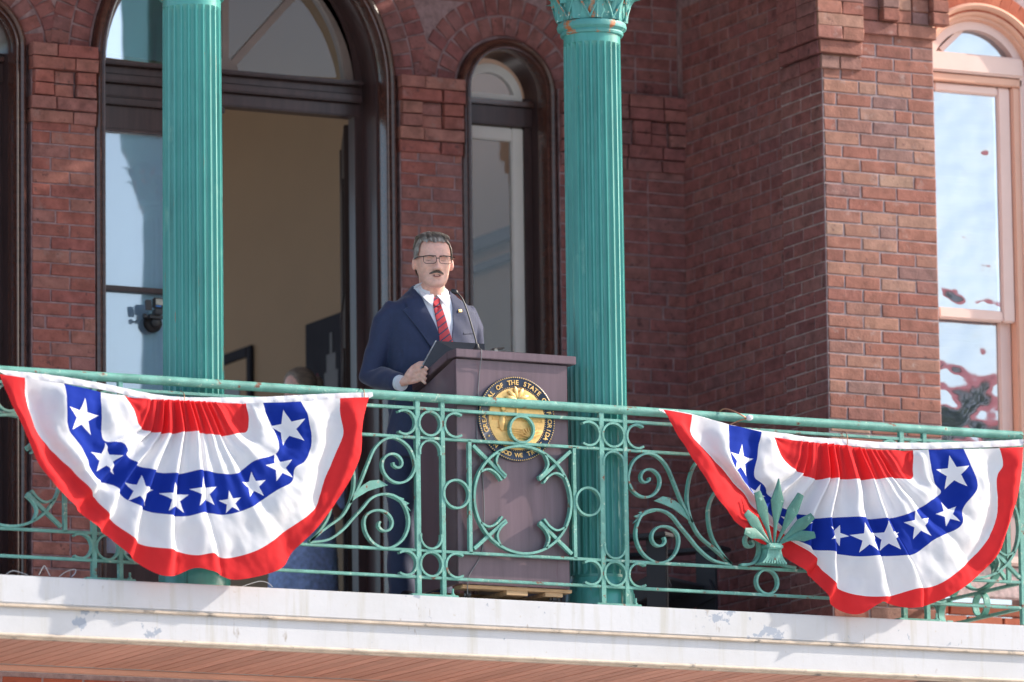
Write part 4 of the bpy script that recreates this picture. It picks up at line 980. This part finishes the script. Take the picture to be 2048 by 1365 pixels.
ma = N.new('ShaderNodeMath'); ma.operation = 'MULTIPLY_ADD'; ma.inputs[1].default_value = -.75; L.new(sp.outputs[0], ma.inputs[0]); L.new(sp.outputs[2], ma.inputs[2])
mm = N.new('ShaderNodeMath'); mm.operation = 'PINGPONG'; mm.inputs[1].default_value = .019; L.new(ma.outputs[0], mm.inputs[0])
gt = N.new('ShaderNodeMath'); gt.operation = 'LESS_THAN'; gt.inputs[1].default_value = .0042; L.new(mm.outputs[0], gt.inputs[0])
bs_ = N['Principled BSDF']; old = bs_.inputs['Base Color'].links[0].from_socket; mx_ = N.new('ShaderNodeMix'); mx_.data_type = 'RGBA'; L.new(gt.outputs[0], mx_.inputs[0]); L.new(old, mx_.inputs[6]); mx_.inputs[7].default_value = (.02,.025,.08,1); L.new(mx_.outputs[2], bs_.inputs['Base Color'])
part('tie', drape([(-.166,1.562), (-.146,1.568), (-.124,1.560), (-.130,1.528), (-.098,1.42), (-.072,1.33), (-.072,1.22), (-.145,1.22), (-.148,1.33), (-.155,1.42), (-.158,1.528)], jb, .013, 4, thick=.006, fallback=.56), tie_m, man)
part('tie_knot', drape([(-.168,1.565), (-.146,1.572), (-.122,1.563), (-.131,1.524), (-.158,1.524)], jb, .019, 3, thick=.009, fallback=.555), tie_m, man)
rows = []
for k in range(49):
    a = rad(296+308*k/48); ca, sa = math.cos(a), math.sin(a); fr_ = (1-sa)/2; top = 1.660-.062*fr_**1.4; lo = top-.055
    rows.append([(-.138+ca*r_, .646+sa*r_, z_) for r_, z_ in ((.080, lo), (.0735, top), (.0705, top), (.076, lo))])
part('shirt_collar', MB().grid(rows, True, True), shirt_m, man, angle=60)
def wing(pts): 
    A = [Vector(p) for p in pts]; return MB().add(A+[p+Vector((0, .005, .001)) for p in A], [(0,1,2,3), (7,6,5,4)]+[(i, i+4, (i+1) % 4+4, (i+1) % 4) for i in range(4)])
part('collar_wing', wing([(-.214,.640,1.640), (-.150,.574,1.585), (-.180,.530,1.512), (-.226,.575,1.580)]), shirt_m, man, bevel=.003)
part('collar_wing', wing([(-.062,.640,1.640), (-.136,.574,1.585), (-.098,.530,1.518), (-.056,.575,1.585)]), shirt_m, man, bevel=.003)
lapel = [(-.246,1.655), (-.272,1.61), (-.300,1.545), (-.268,1.532), (-.318,1.498), (-.285,1.44), (-.215,1.33), (-.128,1.20), (-.112,1.20), (-.130,1.31), (-.170,1.43), (-.208,1.535), (-.232,1.62)]
part('lapel', drape(lapel, jb, .011, 4, thick=.006), suit, man)
lapel = [(-.034,1.648), (-.010,1.60), (.020,1.540), (-.008,1.530), (.034,1.495), (.015,1.44), (-.030,1.33), (-.095,1.20), (-.108,1.20), (-.080,1.33), (-.056,1.47), (-.046,1.60)]
part('lapel', drape(lapel, jb, .011, 4, thick=.006), suit, man)
part('breast_pocket', drape([(.0,1.385), (.085,1.40), (.087,1.425), (.0,1.41)], jb, .006, 2, thick=.004), suit, man)
part('lapel_pin', drape([(-.022,1.512), (-.002,1.516), (-.003,1.502), (-.023,1.498)], jb, .016, 2, thick=.003), gold, man)
wd = (WRR-ELR).normalized()
part('shirt_cuff', MB().tube([WRR-wd*.026, WRR-wd*.012, WRR+wd*.004], [.041, .0405, .040], 24), shirt_m, man)
for k in range(3): part('cuff_button', MB().ell(tuple(ELR.lerp(WRR, .72+.06*k)+Vector((.01, -.012, -.058))), .006, .006, .004, 8), black_p, man)
# trousers and shoes
tr = MB().grid(loft([(.66,-.15,.70,.19,.11), (.78,-.14,.69,.19,.125), (1.0,bx,by,.185,.12)]), True, True)
for x, yo in ((-.287, 0), (-.015, .14)):
    tr.tube([(x*.75+bx*.25, .69, .88), (x, .695+yo*.4, .70), (x, .685+yo*.8, .47), (x-.002, .70+yo, .25), (x, .70+yo, .02)], [(.10, .105), (.09, .096), (.074, .078), (.07, .074), (.068, .076)], 24)
tm = remesh(tr, .008, 'trousers', 4)
push(tm, lambda x, y, z: .004*np.sin(z*30+x*30+2*np.sin(y*30))*np.clip((.9-z)*2, 0, 1))
part('trousers', tm, suit, man)
for x, yo in ((-.287, 0), (-.015, .14)):
    part('shoe', MB().grid(loft([(-.05,x,.66+yo,.045,.145), (-.03,x,.66+yo,.05,.15), (.0,x,.665+yo,.047,.14), (.03,x,.69+yo,.042,.10), (.07,x,.715+yo,.04,.062)], 28, .8), True, True), frame_m, man)
# head details
def hpart(name, mb, m, **k): return part(name, xf(mb, HM), m, man, **k)
rows = head_rows(.007, 56, 72, False); hm = MB(); n_ = 72; idx = {}
rng = random.Random(3)
hrows = []
for row in rows:
    hrows.append([(x, y, z) for x, y, z in row])
hm.v = [p for row in hrows for p in row]
for i in range(len(rows)-1):
    for j in range(n_):
        c = np.mean([rows[i][j], rows[i][(j+1) % n_], rows[i+1][j]], axis=0); x, y, z = c
        line = .214-.3*max(0, abs(x)-.04) if y < -.03 else .205-(y+.03)*2.2
        if y > .045: line = .035
        line = max(.035, line)+.006*math.sin(j*1.7)*math.sin(j*.63+i*.2)+(.010*(abs(x)/.06)**2 if y < -.03 else 0)
        if abs(x) > .055 and -.045 < y < .02: line = min(line, .14)
        if z > line: hm.f.append((i*n_+j, i*n_+(j+1) % n_, (i+1)*n_+(j+1) % n_, (i+1)*n_+j)); hm.m.append(0)
hm.f.append(tuple(range((len(rows)-1)*n_, len(rows)*n_))); hm.m.append(0)
hpart('hair', hm, hair_m, angle=80)
tf = MB()       # combed-back strands
for k in range(420):
    x0 = rng.uniform(-.064, .064); y0 = rng.uniform(-.066, .02); pts = []
    for i in range(6):
        y = y0+.022*i; zz = np.interp(y, [-.10,-.075,-.045,0,.05,.09,.11], [.205,.222,.246,.264,.262,.235,.20])-.55*max(0, abs(x0)-.02)**1.35*2.2
        pts.append((x0*(1+.02*i), y, zz+.006+rng.uniform(-.002, .005)*(1-i/6)))
    tf.tube(pts, [.0008, .0013, .0014, .0013, .001, .0006], 4)
hpart('hair_strands', tf, hair_m)
hbl = bvh_of([xf(head_mb(), Matrix.Identity(4)).mesh('h')])
part('moustache', drape([(-.031,.0605), (-.030,.067), (-.020,.0745), (-.006,.0785), (.0,.077), (.006,.0785), (.020,.0745), (.030,.067), (.031,.0605), (.016,.0645), (.0,.0675), (-.016,.0645)], hbl, .0065, 4, thick=.010), mat('dark_moustache', (.13,.10,.085), rough=.8, var=.6, vs=200, bump=1, bs=400), man).data.transform(HM)
part('mouth', drape([(-.021,.0565), (-.010,.0595), (.010,.0595), (.021,.0565), (.011,.0530), (-.011,.0530)], hbl, .0022, 3, thick=.006), mouth_m, man).data.transform(HM)
part('lower_lip', drape([(-.019,.0525), (-.009,.0530), (.009,.0530), (.019,.0525), (.010,.0465), (-.010,.0465)], hbl, .0030, 3, thick=.006), lip_m, man).data.transform(HM)
for s_ in (-1, 1):
    part('eyebrow', drape([(s_*.014,.1455), (s_*.030,.152), (s_*.050,.147), (s_*.051,.1435), (s_*.030,.1475), (s_*.014,.141)], hbl, .003, 3, thick=.005), hair_m, man).data.transform(HM)
    part('eyelid_line', drape([(s_*.020,.1285), (s_*.031,.1265), (s_*.044,.1285), (s_*.031,.1250)], hbl, .0016, 3, thick=.004), dark_m, man).data.transform(HM)
gl = part('spectacles', xf(MB(), HM), frame_m, man)
def rrect(cx, cz, w_, h, n=5, y=-.118):
    pts = []
    for k, (sx, sz) in enumerate(((1,1), (-1,1), (-1,-1), (1,-1))):
        r_ = .010 if sz > 0 else .014
        for i in range(5):
            a = rad(90*k+90*i/4); pts.append((cx+sx*(w_-r_)+r_*math.cos(a), y+abs(cx+sx*w_)*.12, cz+sz*(h-r_)+r_*math.sin(a)))
    return pts
for s_ in (-1, 1):
    fr_ = xf(MB().tube(rrect(s_*.0335, .128, .0275, .0185), .0014, 6, closed=True), HM); part('rim', fr_, frame_m, gl)
    part('rim_top', xf(MB().tube([(s_*.008,-.118,.1455), (s_*.034,-.1145,.1472), (s_*.061,-.110,.144)], .0021, 6), HM), frame_m, gl)
    part('lens', xf(MB().add(rrect(s_*.0335, .128, .0270, .0180), [tuple(range(20))]), HM), glass_lens, gl, smooth=False)
    part('temple_arm', xf(MB().tube([(s_*.061,-.110,.142), (s_*.077,-.09,.142), (s_*.083,-.02,.140), (s_*.083,.012,.138)], .0024, 6), HM), frame_m, gl)
part('bridge', xf(MB().tube([(-.007,-.1195,.133), (0,-.123,.1355), (.007,-.1195,.133)], .0024, 6), HM), frame_m, gl)

# woman standing just inside the doorway
wx, wy = .33, 3.55
wx = on(606, 900, 3.55)[0]
wm_ = thing('person', 'woman in a blue knitted dress standing inside the doorway, mostly hidden by bunting', 'person', (wx, wy, -.03))
WM = Matrix.Translation((wx-.02, wy, 1.43)) @ Matrix.Rotation(rad(-75), 4, 'Z') @ Matrix.Diagonal((.95, .95, .95, 1))
wb = xf(head_mb(), WM)
wb.tube([(wx, wy, 1.28), (wx, wy, 1.40), (wx-.01, wy, 1.48)], [.055, .05, .048], 16)
wb.grid(loft([(.78,wx,wy,.13,.10), (.95,wx,wy,.12,.09), (1.12,wx,wy,.14,.10), (1.30,wx,wy,.15,.08), (1.38,wx,wy,.08,.06)]), True, True)
for s_ in (-1, 1):
    wb.tube([(wx+s_*.08, wy, 1.32), (wx+s_*.17, wy, 1.30), (wx+s_*.20, wy, 1.05), (wx+s_*.17, wy-.10, .86), (wx+s_*.10, wy-.17, .90)], [.045, .045, .038, .030, .024], 12)
    wb.tube([(wx+s_*.10, wy-.17, .90), (wx+s_*.06, wy-.21, .915)], [.026, .018], 10)
    for i in range(4): wb.tube([(wx+s_*.07, wy-.19, .925-.018*i), (wx+s_*.03, wy-.225, .922-.018*i), (wx+s_*.012, wy-.21, .915-.018*i)], [.010, .009, .007], 8)
    wb.tube([(wx+s_*.09, wy-.17, .92), (wx+s_*.06, wy-.19, .95), (wx+s_*.04, wy-.20, .955)], [.011, .010, .008], 8)
    wb.tube([(wx+s_*.08, wy, .85), (wx+s_*.08, wy, .5), (wx+s_*.08, wy, .03)], [.08, .055, .038], 14)
    wb.ell((wx+s_*.08, wy-.05, .0), .038, .10, .03, 10)
part('body', remesh(wb, .008, 'body', 3), skin, wm_)
knit = mat('blue_knit', (.38,.47,.75), rough=.9, var=.35, vs=40, sheen=.4, rnd=0)
dm = MB(); rows = []
for z, w_, d in ((.25,.20,.16), (.45,.20,.165), (.62,.195,.16), (.80,.18,.14), (.95,.155,.12), (1.12,.175,.13), (1.28,.19,.12), (1.36,.12,.09), (1.40,.07,.065)):
    row = []
    for k in range(96):
        a = 2*math.pi*k/96; q = 1+.05*math.sin(a*7+z*3)*max(0, (.95-z))
        row.append((wx+w_*q*math.cos(a), wy+d*q*math.sin(a), z))
    rows.append(row)
rows2 = []
for i in range(len(rows)-1):
    for v in np.linspace(0, 1, 12, endpoint=False): rows2.append([tuple(np.array(p)*(1-v)+np.array(q)*v) for p, q in zip(rows[i], rows[i+1])])
rows2.append(rows[-1])
for i, row in enumerate(rows2):
    for k, p in enumerate(row):
        dx, dy = p[0]-wx, p[1]-wy; st = 1+.022*math.sin(k*math.pi*.5)*math.cos(i*math.pi*.5); row[k] = (wx+dx*st, wy+dy*st, p[2])
part('knit_dress', dm.grid(rows2, True), knit, wm_, angle=80)
for s_ in (-1, 1): part('sleeve', MB().tube([(wx+s_*.09, wy, 1.32), (wx+s_*.17, wy, 1.30), (wx+s_*.205, wy, 1.05), (wx+s_*.175, wy-.095, .87)], [.06, .062, .055, .042], 16), knit, wm_)
hr = MB().grid(head_rows(.014, 40, 48, False)[16:], True, True); hr.ell((0, .125, .19), .05, .045, .045, 12)
hr.v = [(x, max(y, -.07+.35*max(0, .2-z)), z) for x, y, z in hr.v]
part('hair', xf(hr, WM), brown_hair, wm_)

# ------------------------------------------------------------------ small things
ac = thing('action_camera', 'small black action camera on a suction mount stuck to the blue glass', 'camera', (-.70, 2.88, 1.7))
gx, gz = on(313, 607, 2.80); gx += .01
part('body', MB().box(gx-.03, gx+.045, 2.79, 2.82, gz-.028, gz+.03), black_m, ac, bevel=.006)
scr = mat('lit_screen', (.4,.4,.35), rough=.3, var=.5, vs=60); 
part('screen', MB().box(gx-.018, gx+.028, 2.7875, 2.7895, gz-.010, gz+.022), scr, ac)
part('screen_bar', MB().box(gx-.018, gx+.012, 2.7875, 2.7895, gz-.021, gz-.0135), mat('blue_label', (.02,.16,.5), rough=.4), ac)
part('side_door', MB().prism([(gx-.075, gz+.008), (gx-.07, gz+.016), (gx-.04, gz+.016), (gx-.035, gz-.04), (gx-.07, gz-.04)], 2.80, 2.81), black_p, ac)
part('mount_arm', MB().box(gx-.02, gx+.03, 2.795, 2.84, gz-.06, gz-.03), black_p, ac, bevel=.004)
part('suction_cup', MB().grid([[(gx+.005+r_*math.cos(a), y, gz-.095+r_*math.sin(a)) for a in np.linspace(0, 2*math.pi, 32, endpoint=False)] for r_, y in ((.052, 2.893), (.052, 2.88), (.046, 2.872), (.03, 2.862), (.026, 2.84), (.018, 2.835))], True, True), black_m, ac)
part('clamp_knob', MB().tube([(gx-.04, 2.83, gz-.07), (gx-.058, 2.83, gz-.07)], .005, 8).tube([(gx-.058, 2.83, gz-.07), (gx-.075, 2.83, gz-.07)], .014, 6), black_p, ac)
part('clamp_bar', MB().box(gx-.04, gx+.05, 2.82, 2.845, gz-.078, gz-.062), black_p, ac)
def adirondack(loc, rz, label):
    t = thing('adirondack_chair', label, 'chair', loc, 'adirondack chairs on the balcony')
    Mx = Matrix.Translation(loc) @ Matrix.Rotation(rz, 4, 'Z')
    pm_ = mat('navy_black_board', (.018,.020,.028), rough=.5, var=.15)
    def a_(n, mb): return part(n, xf(mb, Mx), pm_, t, bevel=.004)
    for k in range(5): x = -.22+.11*k; a_('back_slat', MB().obox((x, .30, .62), (.05, 0, 0), (0, .011, .004), (0, .13, .36-.035*abs(k-2))))
    for k in range(5): a_('seat_slat', MB().obox((0, -.22+.095*k, .33-.03*k), (.26, 0, 0), (0, .042, -.013), (0, .004, .010)))
    for s_ in (-1, 1):
        a_('armrest', MB().box(s_*.33-.06, s_*.33+.06, -.36, .34, .535, .557)); a_('front_leg', MB().box(s_*.29-.013, s_*.29+.013, -.32, -.20, 0, .533))
        a_('rear_leg', MB().obox((s_*.265, .05, .20), (.012, 0, 0), (0, .36, -.13), (0, .02, .05))); a_('back_post', MB().box(s_*.29-.013, s_*.29+.013, .24, .31, .12, .533))
    a_('back_rail', MB().box(-.28, .28, .31, .335, .44, .50))
    return t
adirondack((1.56, 1.62, -.05), rad(35), 'black adirondack chair beside the side wall behind the right column')
adirondack((-2.75, 1.50, -.05), rad(-60), 'black adirondack chair low at the left edge behind the railing')
for (pts, lb) in (([(13,1148),(25,1142),(40,1145),(55,1150)], 'short pale wire loop on the balcony edge at far left'), ([(78,1150),(84,1138),(89,1132),(95,1142),(100,1152)], 'thin grey wire peak on the balcony edge left of the first plate'), ([(118,1154),(132,1144),(150,1139),(150,1147),(143,1154)], 'thin dark wire curl on the balcony edge beside the first plate'), ([(478,1176),(500,1168),(520,1163),(535,1166),(545,1174)], 'thin dark wire arch on the balcony edge under the left bunting')):
    tag(part('loose_wire', MB().tube([(x, -.02, z) for x, z in bez([on(a, b, -.02) for a, b in pts], 24)], .0022, 5), steel), lb, 'wire')

# ------------------------------------------------------------------ across the street (seen only as reflections in the window glass)
ob_ = thing('street_building', 'white building with red roof across the street, mirrored in the tall window', 'building', (40, -58, -6))
part('wall', MB().box(30.5, 52, -66, -56, -6, 10.9), white_paint, ob_, smooth=False)
part('roof', MB().add([(29.8,-66.5,10.9),(52.5,-66.5,10.9),(52.5,-55.5,10.9),(29.8,-55.5,10.9),(31.5,-61,12.6),(50,-61,12.6)], [(0,1,5,4),(2,3,4,5),(3,0,4),(1,2,5),(0,3,2,1)]), mat('red_roof', (.5,.05,.04), rough=.5), ob_, smooth=False)
for k in range(5):
    for z in (-3, 1.5, 6): part('window', MB().box(32+k*4, 33.6+k*4, -55.95, -55.9, z, z+2.2), black_p, ob_, smooth=False)

tr_ = thing('oak_tree', 'leafy oak across the street, mirrored low in the tall window', 'tree', (34.5, -51, -6))
part('trunk', MB().tube([(34.5,-51,-6),(34.4,-51,-2),(34.7,-51,2)], [.5,.4,.25], 10).tube([(34.4,-51,-2),(33,-51.5,2),(32.4,-51,4)], [.25,.18,.08], 8), wood_x, tr_)
lv = MB(); q = random.Random(5)
for k in range(1500):
    a, b, c_ = q.gauss(0, 1), q.gauss(0, 1), q.gauss(0, 1); n_ = math.sqrt(a*a+b*b+c_*c_); r_ = q.uniform(.5, 1)*(1+.25*math.sin(3*a)*math.sin(4*b))
    p = Vector((33.4+3.4*a/n_*r_, -51+3*b/n_*r_, 6.6+3.2*c_/n_*r_)); u_ = Vector((q.uniform(-1, 1), q.uniform(-1, 1), q.uniform(-1, 1))).normalized()*.28; v_ = u_.orthogonal().normalized()*.16
    lv.add([p-u_, p+v_, p+u_, p-v_], [(0,1,2,3)])
part('crown', lv, mat('oak_leaf', (.07,.10,.03), rough=.6, var=.4, vs=1), tr_, smooth=False)
